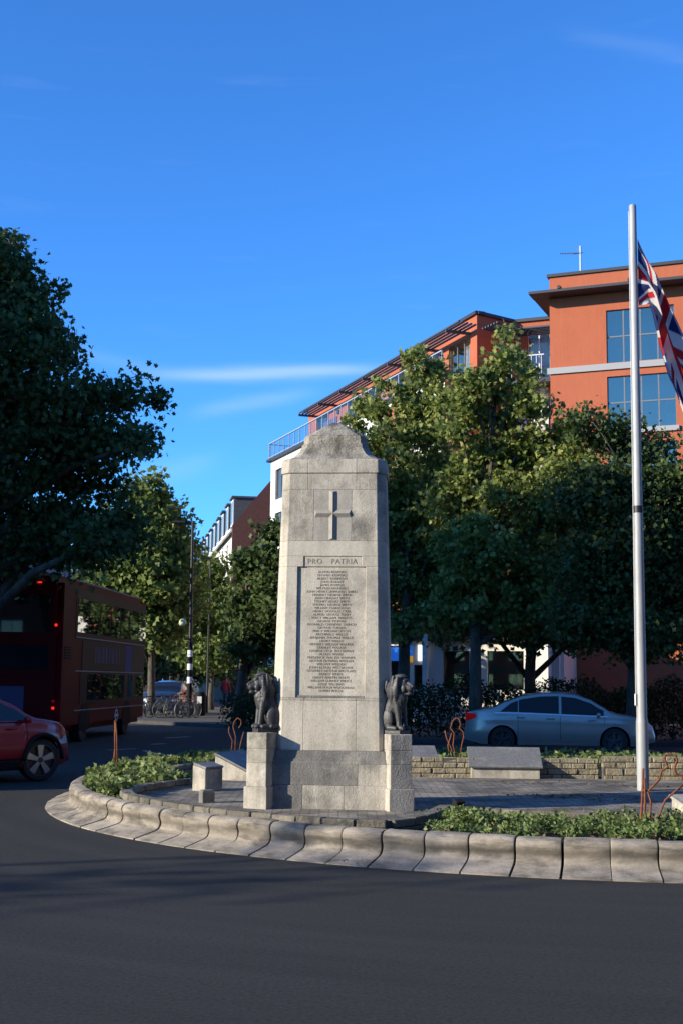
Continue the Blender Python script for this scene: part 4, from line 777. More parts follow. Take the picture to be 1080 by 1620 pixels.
# red electric hatchback, cut by the left edge of the picture
top2 = [(-2.1, .6), (-2.08, .95), (-1.9, 1.15), (-1.5, 1.42), (-1.0, 1.5), (-.2, 1.52), (.3, 1.47), (.75, 1.30), (1.1, 1.10), (1.25, 1.04), (1.75, .98), (2.0, .88), (2.12, .72), (2.15, .5)]
cs2 = CarShape(top2, [(-2.1, 1.02), (2.2, .95)], .89, -2.1, 2.15, .35, zsill=.24, wheels=(-1.32, 1.33), arch=.40)
zt2 = lambda x: cs2.zt(x) - .1
hd_ = math.radians(55); wp_ = PG(59, 1236)
off = Matrix.Rotation(hd_, 3, 'Z') @ Vector((1.33, -.77, 0))
rc_, body2 = car('glossy red hatchback with two tone alloy wheel at the left edge', (wp_.x - off.x, wp_.y - off.y, 0), hd_, cs2, 'redpaint', 'alloy', [(-1.35, -.2, lambda x: cs2.be(x) + .03, zt2), (-.15, .98, lambda x: cs2.be(x) + .03, lambda x: max(zt2(x), cs2.be(x) + .032))], [(-.18, -.5), (.98, .55)], two=True, steer=-.27, arches=True, mirror=(.9, 1.0))
part('windscreen', cs2.toppatch(.45, 1.2), 'carglass', rc_, smooth=True)
part('sill_panel', cs2.patch(-.88, .9, lambda x: .24, lambda x: .40, -1, .012), 'black', rc_); part('sill_panel', cs2.patch(-.88, .9, lambda x: .24, lambda x: .40, 1, .012), 'black', rc_)
# dark blue car parked head on
cs3 = CarShape(top2, [(-2.1, 1.02), (2.2, .93)], .87, -2.1, 2.15, .32, wheels=(-1.3, 1.33), arch=.37); zt3 = lambda x: cs3.zt(x) - .1
p = PG(255, 1136); pc, b3 = car('dark blue car parked nose on behind the bicycles', (p.x + .05, p.y + 2.6, .12), math.radians(-97), cs3, 'navy', 'darkalloy', [(-1.35, -.2, lambda x: cs3.be(x) + .03, zt3), (-.15, .98, lambda x: cs3.be(x) + .03, lambda x: max(zt3(x), cs3.be(x) + .032))], [(-.18, -.5), (.98, .55)])
part('windscreen', cs3.toppatch(.42, 1.2), 'carglass', pc, smooth=True); part('grille', MB().box(2.13, 2.17, -.45, .45, .35, .55), 'black', pc, bevel=.01)
# ------------------------------------------------------------------ double deck bus: local x forward, y left, right rear corner at the origin
bl = PG(90, 1181); hb = math.radians(86.2)
bus = thing('bus', 'red double deck bus with dark advert wrap waiting on the left', 'bus', (bl.x, bl.y, 0), hb)
BL, BW, BH = 10.1, 2.5, 4.32
def rr_box(x0, x1, y0, y1, z0, z1, r=.16, seg=3): return MB().box(x0, x1, y0, y1, z0, z1)
part('body', rr_box(0, BL, 0, BW, .32, BH), 'busred', bus, bevel=.17, seg=4, smooth=40)
part('roof_panel', MB().box(.4, BL - .4, .16, BW - .16, BH - .02, BH + .05), 'roofgrey', bus, bevel=.03, seg=2)
part('roof_hatch', MB().box(5.8, 7.4, .5, BW - .5, BH + .051, BH + .16), 'roofgrey', bus, bevel=.04, seg=2)
S_ = -.006                                                     # right hand side plane
part('advert_panel', MB().box(2.1, BL - .25, S_ - .004, .02, 1.86, 2.74), 'busblack', bus, bevel=.004)
part('advert_panel', MB().box(1.35, BL - .25, S_ - .002, .02, 2.745, 4.06), 'busblack', bus, bevel=.004)
part('advert_panel', MB().box(1.95, BL - .35, S_ - .003, .02, 1.02, 1.855), 'busblack', bus, bevel=.004)
for k in range(7):
    x0 = 1.5 + k * 1.22; part('window', MB().box(x0, x0 + 1.12, S_ - .010, .018, 2.92, 3.86), 'busglass', bus, bevel=.03, seg=2)
    if k % 2 == 0: part('window_bar', MB().box(x0 + .03, x0 + 1.09, S_ - .016, S_ - .009, 3.60, 3.63), 'black', bus)
for k in range(3): part('window', MB().box(2.7 + k * 1.5, 4.1 + k * 1.5, S_ - .010, .018, 1.10, 1.84), 'busglass', bus, bevel=.03, seg=2)
part('window', MB().box(7.6, 8.2, S_ - .010, .018, 1.15, 1.84), 'busglass', bus, bevel=.03, seg=2); part('window', MB().box(8.7, 9.7, S_ - .010, .018, 1.15, 1.84), 'busglass', bus, bevel=.03, seg=2)
for z in (1.90, 2.80, .86): part('side_moulding', MB().box(1.4, BL - .3, S_ - .016, .01, z - .015, z + .015), 'roofgrey', bus)
for k in range(5): part('vent', MB().box(.35, .95, S_ - .008, .01, 2.2 + .07 * k, 2.24 + .07 * k), 'black', bus)
# pale lettering on the advert: tall narrow strokes, unreadable at this distance
for k in range(22): x = 3.5 + k * .135 + random.uniform(-.02, .02); part('advert_stroke', MB().box(x, x + random.uniform(.03, .07), S_ - .0065, .0, 2.14, 2.60), 'purple' if k % 3 else 'frame', bus)
part('advert_figure', MB().box(7.2, 8.0, S_ - .0062, .0, 1.9, 2.72), 'bluesign' if False else 'purple', bus, bevel=.002)
rd = MB(); R_ = Matrix.Translation((6.2, S_ - .004, .62)) @ Matrix.Rotation(math.pi / 2, 4, 'X')
rd.lathe([(.13, 0), (.13, .006), (.19, .006), (.19, 0)], 28, R_); rd.box(5.97, 6.43, S_ - .013, S_ - .004, .585, .655); part('roundel', rd, 'wframe', bus)
for x in (2.55, 7.55):
    for y in (.17, BW - .17):
        R2 = Matrix.Translation((x, y, .48)) @ Matrix.Rotation(math.pi / 2, 4, 'X'); w_ = part('wheel', MB().lathe([(.28, -.14), (.46, -.14), (.48, -.1), (.48, .1), (.46, .14), (.28, .14), (.0005, .06)], 28, R2), 'rubber', bus, smooth=35)
        part('rim', MB().lathe([(.275, .13), (.2, .09), (.1, .145), (.0005, .15)], 20, R2), 'darkalloy', w_, smooth=35)
    part('wheel_arch', MB().loft([[Vector((x + .56 * math.cos(t), -.002 - d_, max(.325, .48 + .56 * math.sin(t)))) for t in [math.radians(-16 + 212 * q / 24) for q in range(25)]] for d_ in (0, .009)]), 'black', bus)
part('rear_window', MB().box(S_ - .004, .02, .3, BW - .3, 2.85, 3.85), 'busglass', bus, bevel=.05, seg=3); part('rear_panel', MB().box(S_ - .004, .02, .3, BW - .3, 1.9, 2.55), 'busblack', bus, bevel=.05, seg=3)
part('engine_cover', MB().box(S_ - .012, .02, .35, BW - .35, .75, 1.75), 'busred', bus, bevel=.03); part('rear_advert', MB().box(S_ - .016, .0, .9, 1.9, .8, 1.5), 'purple', bus, bevel=.01)
for y in (.14, BW - .14):
    for z in (.95, 1.12, 3.05): part('tail_lamp', MB().lathe([(.04, 0), (.037, .015), (.0005, .02)], 16, Matrix.Translation((-.004, y, z)) @ Matrix.Rotation(-math.pi / 2, 4, 'Y')), 'lit_red' if z != 1.12 else 'taillight', bus, smooth=True)
part('marker_lamp', MB().box(-.02, .01, .55, .68, 4.12, 4.16), 'lit_red', bus); part('bumper', MB().box(-.05, .2, .05, BW - .05, .3, .6), 'busred', bus, bevel=.04, seg=2); part('number_plate', MB().box(-.056, -.048, .98, 1.52, .62, .74), 'yellowsign' if False else 'paintline', bus)
# ------------------------------------------------------------------ flagpole and flag
fp = PG(1017, 1251, TZ); tp = PD(1000, 324, fp.y); H_ = tp.z - TZ; lean = (tp.x - fp.x)
po = thing('flagpole', 'tall galvanised flagpole rising from the terrace at the right', 'flagpole', (fp.x, fp.y, TZ))
L3 = lambda z: Vector((lean * z / H_, 0, z))
part('foot_tube', MB().tube([L3(-.05), L3(.93)], .083, 20), 'galv', po, smooth=40); part('shaft', MB().tube([L3(.93), L3(1.0), L3(3.9), L3(3.93)], [.083, .073, .066, .066], 20), 'galv', po, smooth=40)
part('joint_band', MB().tube([L3(3.86), L3(3.96)], .069, 20), 'iron', po, smooth=40); part('shaft', MB().tube([L3(3.93), L3(H_ - .02), L3(H_)], [.063, .053, .045], 20), 'galv', po, smooth=40)
part('halyard', MB().tube([L3(1.2) + Vector((-.085, -.02, 0)), L3(4) + Vector((-.075, -.02, 0)), L3(H_ - .1) + Vector((-.06, 0, 0))], .004, 5), 'wframe', po); part('cleat', MB().tube([L3(1.16) + Vector((-.09, -.03, 0)), L3(1.32) + Vector((-.09, -.03, 0))], .014, 8), 'wframe', po)
def union(u, v):                                              # u along the fly 0..2, v up the hoist 0..1
    x, y = u - 1, v - .5
    if abs(x) < .1 or abs(y) < .1: return 0
    if abs(x) < .167 or abs(y) < .167: return 1
    for sgn in (1, -1):
        d = (y - sgn * x * .5) / math.sqrt(1.25)
        if abs(d) < .1:
            k = 1 if (x * sgn) > 0 else 1
            side = d * (1 if x > 0 else -1) * sgn
            return 0 if (-.067 < side < 0) else 1
    return 2
UE = [(1008, 377), (1022, 400), (1038, 428), (1056, 466), (1074, 504), (1092, 545), (1104, 590)]; LE_ = [(1010, 483), (1026, 482), (1033, 500), (1046, 556), (1060, 600), (1074, 628), (1092, 668)]
NU, NV = 150, 75; fv = []; ff = []; fm = []
def curve(P, t):
    k = t * (len(P) - 1); i = min(int(k), len(P) - 2); f_ = k - i; return P[i][0] + (P[i + 1][0] - P[i][0]) * f_, P[i][1] + (P[i + 1][1] - P[i][1]) * f_
for i in range(NU + 1):
    t = i / NU; a = curve(UE, t); b = curve(LE_, t); g_ = min(1, t * 3.2)
    for j in range(NV + 1):
        s = j / NV; ph = 2 * math.pi * (2.3 * s + .35 * t)
        s2 = s + g_ * .045 * math.sin(ph * 1.0 + 1.2)
        p = PD(a[0] + (b[0] - a[0]) * s2, a[1] + (b[1] - a[1]) * s2, fp.y)
        fv.append(p + Vector((0, g_ * .10 * math.cos(ph) + .18 * t - .08 * math.sin(5 * t) * s, .012 * math.sin(9 * s + 7 * t) * g_)))
for i in range(NU):
    for j in range(NV): ff.append((i * (NV + 1) + j, (i + 1) * (NV + 1) + j, (i + 1) * (NV + 1) + j + 1, i * (NV + 1) + j + 1)); fm.append(union(2 * (i + .5) / NU, 1 - (j + .5) / NV))
fl_mb = MB(); fl_mb.v = [tuple(v) for v in fv]; fl_mb.f = ff; fl_mb.mi = fm
o = link('flag', mesh('flag', fl_mb, ['flagred', 'flagwhite', 'flagblue'], smooth=True, fix=False, shift=(fp.x, fp.y, 7.3)), None, (fp.x, fp.y, 7.3)); tag(o, 'faded red, white and blue union flag drooping from the flagpole top', 'flag')
# ------------------------------------------------------------------ rusty wire figures standing in the beds
def wire(label, Y, lines, r=.011, z0=.22):
    base = PD(*lines[0][0], Y); t = thing('wire_figure', label, 'sculpture', (base.x, Y, z0), 0, 'rusty wire soldier silhouettes')
    for ln in lines:
        Q = [PD(x, y, Y + random.uniform(-.015, .015)) - Vector((base.x, Y, z0)) for x, y in ln]; part('wire', MB().tube(Q, r, 6), 'rust', t, smooth=True)
wire('rusty wire outline of a soldier in the herb bed by the flagpole', 13.4, [
    [(1003, 1325), (1012, 1308), (1014, 1286), (1016, 1250), (1017, 1216)], [(1010, 1318), (1018, 1300), (1020, 1270), (1019, 1232)],
    [(1027, 1312), (1028, 1285), (1029, 1268), (1024, 1252), (1032, 1245), (1042, 1234), (1046, 1220), (1056, 1214), (1053, 1206), (1050, 1200), (1052, 1195), (1060, 1193), (1068, 1196), (1071, 1203), (1068, 1210), (1066, 1216), (1070, 1226), (1078, 1228), (1084, 1240)],
    [(1032, 1316), (1040, 1300), (1046, 1280), (1052, 1266), (1066, 1254), (1082, 1240)], [(1014, 1250), (1024, 1252)]], r=.012)
wire('rusty wire outline of a soldier left of the tilted tablet', 21.0, [[(716, 1200), (714, 1186), (706, 1168), (703, 1156)], [(722, 1200), (716, 1180), (718, 1160), (712, 1152), (715, 1142), (720, 1136), (726, 1138), (728, 1146), (726, 1152), (732, 1158), (733, 1166), (730, 1178), (727, 1200)], [(712, 1200), (708, 1180), (714, 1160)]], r=.012)
wire('rusty wire outline of a soldier left of the memorial', 20.5, [[(366, 1192), (368, 1172), (362, 1158), (363, 1150)], [(372, 1192), (373, 1165), (369, 1150), (371, 1142), (376, 1136), (381, 1139), (382, 1146), (378, 1152)], [(378, 1192), (382, 1172), (386, 1158)]], r=.010)
wire('pair of straight rusty rods standing in the left ivy bed', 18.3, [[(183, 1206), (182, 1170), (182, 1140)], [(186, 1206), (185, 1165), (183, 1142)], [(180, 1204), (182, 1186)]], r=.012)
# ------------------------------------------------------------------ street furniture and people beyond
lp = PG(299, 1139); lb = thing('lamp_post', 'tall black lamp post with white bands and beacon globe', 'lamp post', (lp.x, lp.y, .1))
tx = PD(305, 832, lp.y); lx = tx.x - lp.x; lz = tx.z
for k, (z0, z1) in enumerate(((0, 1.45), (1.72, 2.02), (2.28, 2.58), (2.86, 3.2))): part('pole_section', MB().tube([(lx * z0 / lz, 0, z0), (lx * z1 / lz, 0, z1)], .11, 14), 'black', lb, smooth=40)
for z0, z1 in ((1.45, 1.72), (2.02, 2.28), (2.58, 2.86)): part('white_band', MB().tube([(lx * z0 / lz, 0, z0), (lx * z1 / lz, 0, z1)], .112, 14), 'wframe', lb, smooth=40)
part('shaft', MB().tube([(lx * 3.2 / lz, 0, 3.2), (lx, 0, lz)], [.085, .055], 12), 'iron', lb, smooth=40)
part('arm', MB().tube([(lx, 0, lz - .05), (lx - .3, 0, lz + .02), (lx - .75, 0, lz + .03)], .035, 8), 'iron', lb); part('lantern', MB().loft([[Vector((lx - .6 + x * s, y * s, lz + .04 + z)) for x, y in ((-.3, -.13), (.3, -.13), (.3, .13), (-.3, .13))] for s, z in ((.7, -.06), (1, 0), (.8, .08))]), 'iron', lb, bevel=.01)
gp = PD(289, 985, lp.y); part('bracket', MB().tube([(lx * .5, 0, gp.z - .22), (gp.x - lp.x, 0, gp.z - .22 + .02)], .025, 6), 'iron', lb); part('beacon_globe', MB().lathe([(.17 * math.sin(t), -.17 * math.cos(t)) for t in [math.pi * k / 12 for k in range(13)]], 20, Matrix.Translation((gp.x - lp.x, 0, gp.z - .1))), 'globe', lb, smooth=True)
q = PG(327, 1132); q2 = PD(327, 888, q.y); l2 = thing('lamp_post', 'thin grey lamp post beside the street trees', 'lamp post', (q.x, q.y, .1)); part('pole', MB().tube([(0, 0, 0), (0, 0, 1.2), (0, 0, q2.z)], [.07, .05, .035], 10), 'iron', l2, smooth=40); part('lantern', MB().box(-.5, .05, -.08, .08, q2.z, q2.z + .1), 'iron', l2, bevel=.02)
bk0 = None
def bicycle(loc, rot, label):
    r = thing('bicycle', label, 'bicycle', loc, rot, 'bicycles at the rack')
    for x in (-.52, .52):
        R = Matrix.Translation((x, 0, .34)) @ Matrix.Rotation(math.pi / 2, 4, 'X'); w_ = part('wheel', MB().lathe([(.315, -.02), (.34, -.012), (.34, .012), (.315, .02), (.305, 0), (.315, -.02)], 28, R), 'dimrail', r, smooth=40)
        sp = MB()
        for k in range(10): a = math.pi * k / 10; sp.tube([R @ Vector((.31 * math.cos(a), .31 * math.sin(a), 0)), R @ Vector((-.31 * math.cos(a), -.31 * math.sin(a), 0))], .004, 4)
        stuff(part('spokes', sp, 'dimrail', w_))
    fr = MB()
    for a, b in (((-.52, 0, .34), (-.1, 0, .3)), ((-.1, 0, .3), (-.2, 0, .8)), ((-.2, 0, .76), (.36, 0, .78)), ((-.1, 0, .3), (.38, 0, .68)), ((.35, 0, .86), (.52, 0, .34)), ((-.52, 0, .34), (-.19, 0, .7))): fr.tube([a, b], .02, 6)
    part('frame', fr, 'dimrail', r); part('saddle', MB().loft([[Vector((x, y * s, z)) for x, y, z in ((-.32, -.07, .84), (-.32, .07, .84), (-.06, .02, .85), (-.06, -.02, .85))] + [] for s in (1,)] + [[Vector((x, y * .8, z + .04)) for x, y, z in ((-.32, -.07, .84), (-.32, .07, .84), (-.06, .02, .85), (-.06, -.02, .85))]]), 'black', r, bevel=.01)
    part('handlebar', MB().tube([(.28, -.28, .98), (.36, -.1, .96), (.35, 0, .88), (.36, .1, .96), (.28, .28, .98)], .014, 6), 'black', r)
bp_ = PG(240, 1140); be_ = PG(296, 1140)
LB = ['first', 'second', 'third', 'fourth', 'fifth']
for k in range(5):
    p = bp_.lerp(be_, k / 4); bicycle((p.x + .1, p.y - .5 + .12 * (k % 2), .12), math.radians(20 + 9 * k), '%s bicycle from the bus in the row by the striped post' % LB[k])
r = thing('litter_bin', 'small dark litter bin with pale notice beside the striped post', 'bin', (*PG(316, 1137).xy, .12)); part('bin_body', MB().lathe([(.24, 0), (.26, .1), (.27, .9), (.2, 1.05), (.0005, 1.06)], 18), 'black', r, smooth=40); part('notice', MB().box(-.1, .1, -.29, -.265, .55, .85), 'wframe', r)
pp = PG(356, 1121); per = thing('person', 'pedestrian in a red top walking past the dark shrubs', 'person', (pp.x, pp.y, .12), math.radians(70))
def figure(root, top='cloth_red', legs='jeans'):
    body = [((0, .09, .92), (.1, .1, .5), .085, .06), ((.1, .1, .5), (.02, .1, .08), .055, .04), ((0, -.09, .92), (-.06, -.1, .5), .085, .06), ((-.06, -.1, .5), (-.26, -.1, .12), .055, .04), ((.07, .1, .05), (.11, .045, .045)), ((-.21, -.1, .07), (.10, .045, .05)),
            ((0, 0, .95), (.0, 0, 1.4), .145, .16), ((0, 0, 1.45), (.02, 0, 1.56), .06, .055), ((.03, 0, 1.66), (.10, .08, .125)), ((.13, 0, 1.65), (.02, .016, .022)), ((0, .2, 1.4), (-.06, .25, 1.12), .06, .048), ((-.06, .25, 1.12), (.1, .25, .92), .045, .035), ((.13, .25, .88), (.05, .025, .045)), ((0, -.2, 1.4), (.06, -.25, 1.12), .06, .048), ((.06, -.25, 1.12), (.2, -.24, .94), .045, .035), ((.23, -.24, .9), (.05, .025, .045))]
    for s in (-1, 1): body += [((.14 if s > 0 else .24, s * .25 + .014 * (k - 1.5), .86), (.15 if s > 0 else .25, s * .25 + .016 * (k - 1.5), .80), .010, .008) for k in range(4)]
    blob('body', body, .02, 'skin', root, 3)
    blob('top', [((0, 0, .98), (0, 0, 1.4), .165, .18), ((0, .2, 1.4), (-.06, .25, 1.12), .078, .065), ((0, -.2, 1.4), (.06, -.25, 1.12), .078, .065), ((-.06, .25, 1.12), (.08, .25, .95), .06, .05), ((.06, -.25, 1.12), (.18, -.24, .97), .06, .05)], .022, top, root, 3)
    blob('trousers', [((0, .09, .94), (.1, .1, .5), .105, .08), ((.1, .1, .5), (.02, .1, .12), .072, .058), ((0, -.09, .94), (-.06, -.1, .5), .105, .08), ((-.06, -.1, .5), (-.24, -.1, .16), .072, .058), ((0, -.07, .96), (0, .07, .96), .12, .12)], .022, legs, root, 2)
    blob('hair', [((.0, 0, 1.71), (.105, .09, .10)), ((-.04, 0, 1.65), (.075, .085, .10))], .018, 'hair', root, 2)
figure(per)
# ------------------------------------------------------------------ trees
def tree(name, label, Y, base_px, lobes, leaf, size, nclump, per, shape=STAR, mt=None, trunk_r=.2, group=None, depth=1.0, trunk_base=None, seed=1, sig=.30, limb=True, jitter=.8, extra=()):
    """lobes: (px, py, rx, ry[, dY]) outlines of foliage masses measured on the photograph, set at the distance Y"""
    rng = np.random.default_rng(seed); rnd = random.Random(seed)
    b = Vector(trunk_base) if trunk_base else Vector((PD(base_px, 1100, Y).x, Y, .1))
    t = thing(name, label, 'tree', b, 0, group); L = []
    for lo in lobes:
        px_, py, rx, ry = lo[:4]; dY = lo[4] if len(lo) > 4 else rnd.uniform(-jitter, jitter); y = Y + dY; c = PD(px_, py, y); k = y / F; L.append((c, Vector((rx * k, max(rx, ry) * k * depth, ry * k))))
    for c, r_ in extra: L.append((Vector(c), Vector(r_)))
    # trunk and limbs
    zc = min(c.z - r_.z * .3 for c, r_ in L); top = max(c.z for c, r_ in L); cx = sum(c.x for c, r_ in L) / len(L); cy = sum(c.y for c, r_ in L) / len(L)
    n = 8; pts = []; rad = []
    for i in range(n + 1):
        f_ = i / n; pts.append(Vector((b.x + (cx - b.x) * f_ ** 1.5 * .8 + rnd.uniform(-.06, .06), b.y + (cy - b.y) * f_ ** 1.5 * .8 + rnd.uniform(-.06, .06), b.z - .1 + (top - b.z) * f_ * .92))); rad.append(trunk_r * (1.25 if i == 0 else 1) * (1 - f_ * .86))
    mb = MB().tube(pts, rad, 10); cl = []
    vol = np.array([r_.x * r_.y + r_.x * r_.z + r_.y * r_.z for c, r_ in L]); cnt = rng.multinomial(nclump, vol / vol.sum()); cen = []
    for (c, r_), m_ in zip(L, cnt):
        d = rng.normal(size=(m_, 3)); d /= np.linalg.norm(d, axis=1)[:, None] + 1e-9; rr = rng.uniform(.12, 1.0, m_) ** .42 * (1 + np.clip(rng.normal(0, .07, m_), -.12, .12)); q = d * rr[:, None] * np.array(r_) + np.array(c); q = q[q[:, 2] > b.z + 1.6]; cen.append(q)
        if limb:
            k = max(1, int(n * min(.9, max(.25, (c.z - r_.z * 1.2 - b.z) / (top - b.z))))); p0 = pts[min(k, n)]; pm = p0.lerp(c, .55) + Vector((rnd.uniform(-.2, .2), rnd.uniform(-.2, .2), .25)); r0 = rad[min(k, n)] * .6
            mb.tube([p0, pm, c], [r0, r0 * .6, r0 * .3], 6)
            for j in range(min(6, len(q))): e = Vector(q[rnd.randrange(len(q))]); mb.tube([c.lerp(pm, rnd.random() * .6), c.lerp(e, .6) + Vector((0, 0, .1)), e], [r0 * .32, r0 * .2, .008], 5)
    cen = np.concatenate(cen); part('trunk', mb, 'bark', t, world=True, smooth=True, fix=False)
    s_ = sig * rng.uniform(.6, 1.35, len(cen)); pos = np.repeat(cen, per, axis=0) + np.clip(rng.normal(size=(len(cen) * per, 3)), -1.9, 1.9) * np.repeat(s_, per)[:, None] * np.array([1, 1, .75])
    pos[:, 2] -= np.abs(rng.normal(0, .08, len(pos)))
    cr = leaves('crown', pos, size, shape, mt or leaf, t, up=.12, shift=b, rng=rng); stuff(cr); return t
LOB7 = [(0, -.45), (.22, -.22), (.5, .05), (.2, .18), (0, .55), (-.2, .18), (-.5, .05), (-.22, -.22)]
# big dark plane at the left edge
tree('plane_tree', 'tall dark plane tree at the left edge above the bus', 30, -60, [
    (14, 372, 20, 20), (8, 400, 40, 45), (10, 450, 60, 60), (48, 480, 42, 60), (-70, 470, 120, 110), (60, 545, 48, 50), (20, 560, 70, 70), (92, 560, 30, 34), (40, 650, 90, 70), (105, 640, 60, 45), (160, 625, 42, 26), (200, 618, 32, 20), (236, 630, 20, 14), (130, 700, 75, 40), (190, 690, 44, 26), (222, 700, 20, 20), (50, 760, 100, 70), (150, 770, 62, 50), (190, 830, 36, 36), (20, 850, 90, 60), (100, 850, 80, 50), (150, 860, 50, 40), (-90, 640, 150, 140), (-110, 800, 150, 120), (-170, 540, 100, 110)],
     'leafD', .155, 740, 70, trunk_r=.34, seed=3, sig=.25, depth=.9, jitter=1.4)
tree('plane_tree', 'tall plane tree out of view to the left of the bus', 25, -700, [], 'leafD', .34, 330, 40, shape=KITE, trunk_r=.35, trunk_base=(-17.5, 25.5, 0), extra=[((-17.5, 25.5, 9), (4.2, 4.2, 4.6)), ((-15.5, 27, 11), (3, 3, 3)), ((-19, 24, 12), (3.2, 3.2, 3)), ((-16, 28.5, 7), (3, 3.2, 3)), ((-17, 26, 14.2), (2.4, 2.4, 2))], seed=5, sig=.5)
tree('plane_tree', 'broad plane tree out of view further left along the road', 33, -700, [], 'leafD', .36, 330, 40, shape=KITE, trunk_r=.35, trunk_base=(-16.5, 33.5, 0), extra=[((-16, 32.5, 8), (4.2, 4.0, 4.4)), ((-14.5, 34, 10.5), (3.2, 3.2, 3)), ((-18, 31, 11), (3.2, 3.2, 3)), ((-15, 35.5, 7), (3, 3, 3)), ((-16, 32.5, 13), (2.6, 2.6, 2.2))], seed=6, sig=.5)
G1 = 'street trees left of the memorial'
tree('street_tree', 'sunlit green street tree behind the bus front', 58, 240, [(232, 785, 34, 34), (262, 825, 34, 40), (215, 850, 56, 60), (275, 880, 34, 44), (240, 920, 64, 54), (180, 930, 60, 60), (285, 950, 36, 44), (235, 985, 60, 34)], 'leafB', .26, 420, 46, shape=LOB7, trunk_r=.2, seed=8, sig=.36, group=G1)
tree('street_tree', 'leafy street tree beside the thin lamp post', 70, 335, [(330, 905, 22, 28), (345, 950, 36, 36), (310, 985, 36, 34), (352, 995, 36, 36), (332, 1030, 44, 24)], 'leafB', .28, 240, 40, shape=LOB7, trunk_r=.16, seed=9, sig=.36, group=G1)
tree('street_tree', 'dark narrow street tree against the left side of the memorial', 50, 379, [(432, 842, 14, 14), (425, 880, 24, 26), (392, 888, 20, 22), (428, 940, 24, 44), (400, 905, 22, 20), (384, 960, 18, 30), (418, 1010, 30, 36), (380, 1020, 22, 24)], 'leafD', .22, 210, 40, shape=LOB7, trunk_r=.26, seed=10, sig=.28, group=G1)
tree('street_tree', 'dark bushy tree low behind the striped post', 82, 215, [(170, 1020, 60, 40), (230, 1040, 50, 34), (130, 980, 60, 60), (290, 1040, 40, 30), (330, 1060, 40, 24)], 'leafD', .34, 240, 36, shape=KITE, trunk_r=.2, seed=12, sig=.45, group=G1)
G2 = 'plane trees before the terracotta block'
tree('plane_tree', 'plane tree with open leafy top just right of the memorial', 40, 640, [(655, 562, 14, 16), (662, 590, 24, 24), (690, 592, 18, 22), (640, 612, 22, 18), (612, 606, 16, 14), (585, 640, 20, 16), (565, 668, 16, 14), (612, 650, 26, 20), (655, 640, 36, 26), (695, 640, 20, 30), (620, 690, 34, 26), (672, 690, 36, 34), (585, 712, 32, 30), (640, 745, 44, 40), (692, 750, 40, 44), (590, 775, 40, 44), (650, 810, 60, 50), (700, 830, 50, 60), (610, 860, 54, 60), (660, 910, 66, 56), (600, 935, 40, 46), (705, 950, 48, 46), (640, 985, 46, 24)], 'leafA', .17, 430, 50, trunk_r=.22, seed=21, sig=.195, group=G2)
tree('plane_tree', 'tallest sunlit plane tree before the terracotta block', 37.5, 748, [(798, 532, 12, 16), (790, 555, 22, 20), (770, 572, 22, 20), (815, 575, 22, 22), (832, 600, 24, 22), (748, 600, 24, 18), (785, 605, 34, 26), (735, 635, 26, 22), (862, 640, 22, 16), (830, 640, 30, 24), (780, 655, 44, 32), (730, 685, 34, 34), (850, 690, 44, 34), (790, 710, 54, 40), (895, 690, 28, 24), (740, 740, 44, 40), (850, 750, 50, 40), (905, 740, 36, 34), (720, 790, 44, 50), (800, 790, 64, 50), (880, 800, 50, 50), (750, 870, 66, 60), (850, 880, 76, 66), (800, 950, 86, 46), (720, 950, 44, 46), (890, 960, 58, 46)], 'leafA', .165, 640, 50, trunk_r=.2, seed=22, sig=.185, group=G2)
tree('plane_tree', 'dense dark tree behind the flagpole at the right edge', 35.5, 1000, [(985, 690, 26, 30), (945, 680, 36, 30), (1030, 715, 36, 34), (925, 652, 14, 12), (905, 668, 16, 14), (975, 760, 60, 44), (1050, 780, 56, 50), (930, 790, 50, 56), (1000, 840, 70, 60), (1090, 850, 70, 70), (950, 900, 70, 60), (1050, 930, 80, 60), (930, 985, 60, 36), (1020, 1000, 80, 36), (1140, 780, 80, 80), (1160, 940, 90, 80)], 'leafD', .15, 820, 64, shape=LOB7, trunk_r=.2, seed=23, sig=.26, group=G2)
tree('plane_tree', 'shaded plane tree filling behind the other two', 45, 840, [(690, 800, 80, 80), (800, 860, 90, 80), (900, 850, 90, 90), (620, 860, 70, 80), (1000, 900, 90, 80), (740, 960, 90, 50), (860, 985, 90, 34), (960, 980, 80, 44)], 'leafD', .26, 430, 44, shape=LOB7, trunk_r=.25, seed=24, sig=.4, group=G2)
# trees outside the picture; the first four are added to block sky light
def off_tree(label, x, y, lobes, n, seed, per=36, size=.34): tree('plane_tree', label, y, 0, [], 'leafD', size, n, per, shape=KITE, trunk_r=.3, trunk_base=(x, y, 0), extra=[((x + a, y + b, c), (r, r, r * .9)) for a, b, c, r in lobes], seed=seed, sig=.5)
BIG = [(0, 0, 8, 3.6), (1.5, 1.5, 10.5, 2.8), (-1.8, -1, 11, 2.8), (1, -2, 7, 2.8), (-1, 2, 12.5, 2.2)]
off_tree('unseen plane tree added near the crossing to block sky light', 14, 10, BIG, 300, 61)
off_tree('unseen plane tree added level with the flagpole to block sky light', 15.5, 20, BIG, 300, 62)
off_tree('unseen plane tree added to the right behind the viewpoint to block sky light', 11, -3, BIG, 300, 63)
off_tree('unseen plane tree added straight behind the viewpoint to block sky light', 1, -12, BIG, 300, 64)
off_tree('small thin tree whose shadow dapples the road', -25.2, 1.2, [(0, 0, 7.2, 1.1), (.6, .6, 8.4, .8), (-.5, -1.2, 6.2, .9)], 22, 65, per=30, size=.24)
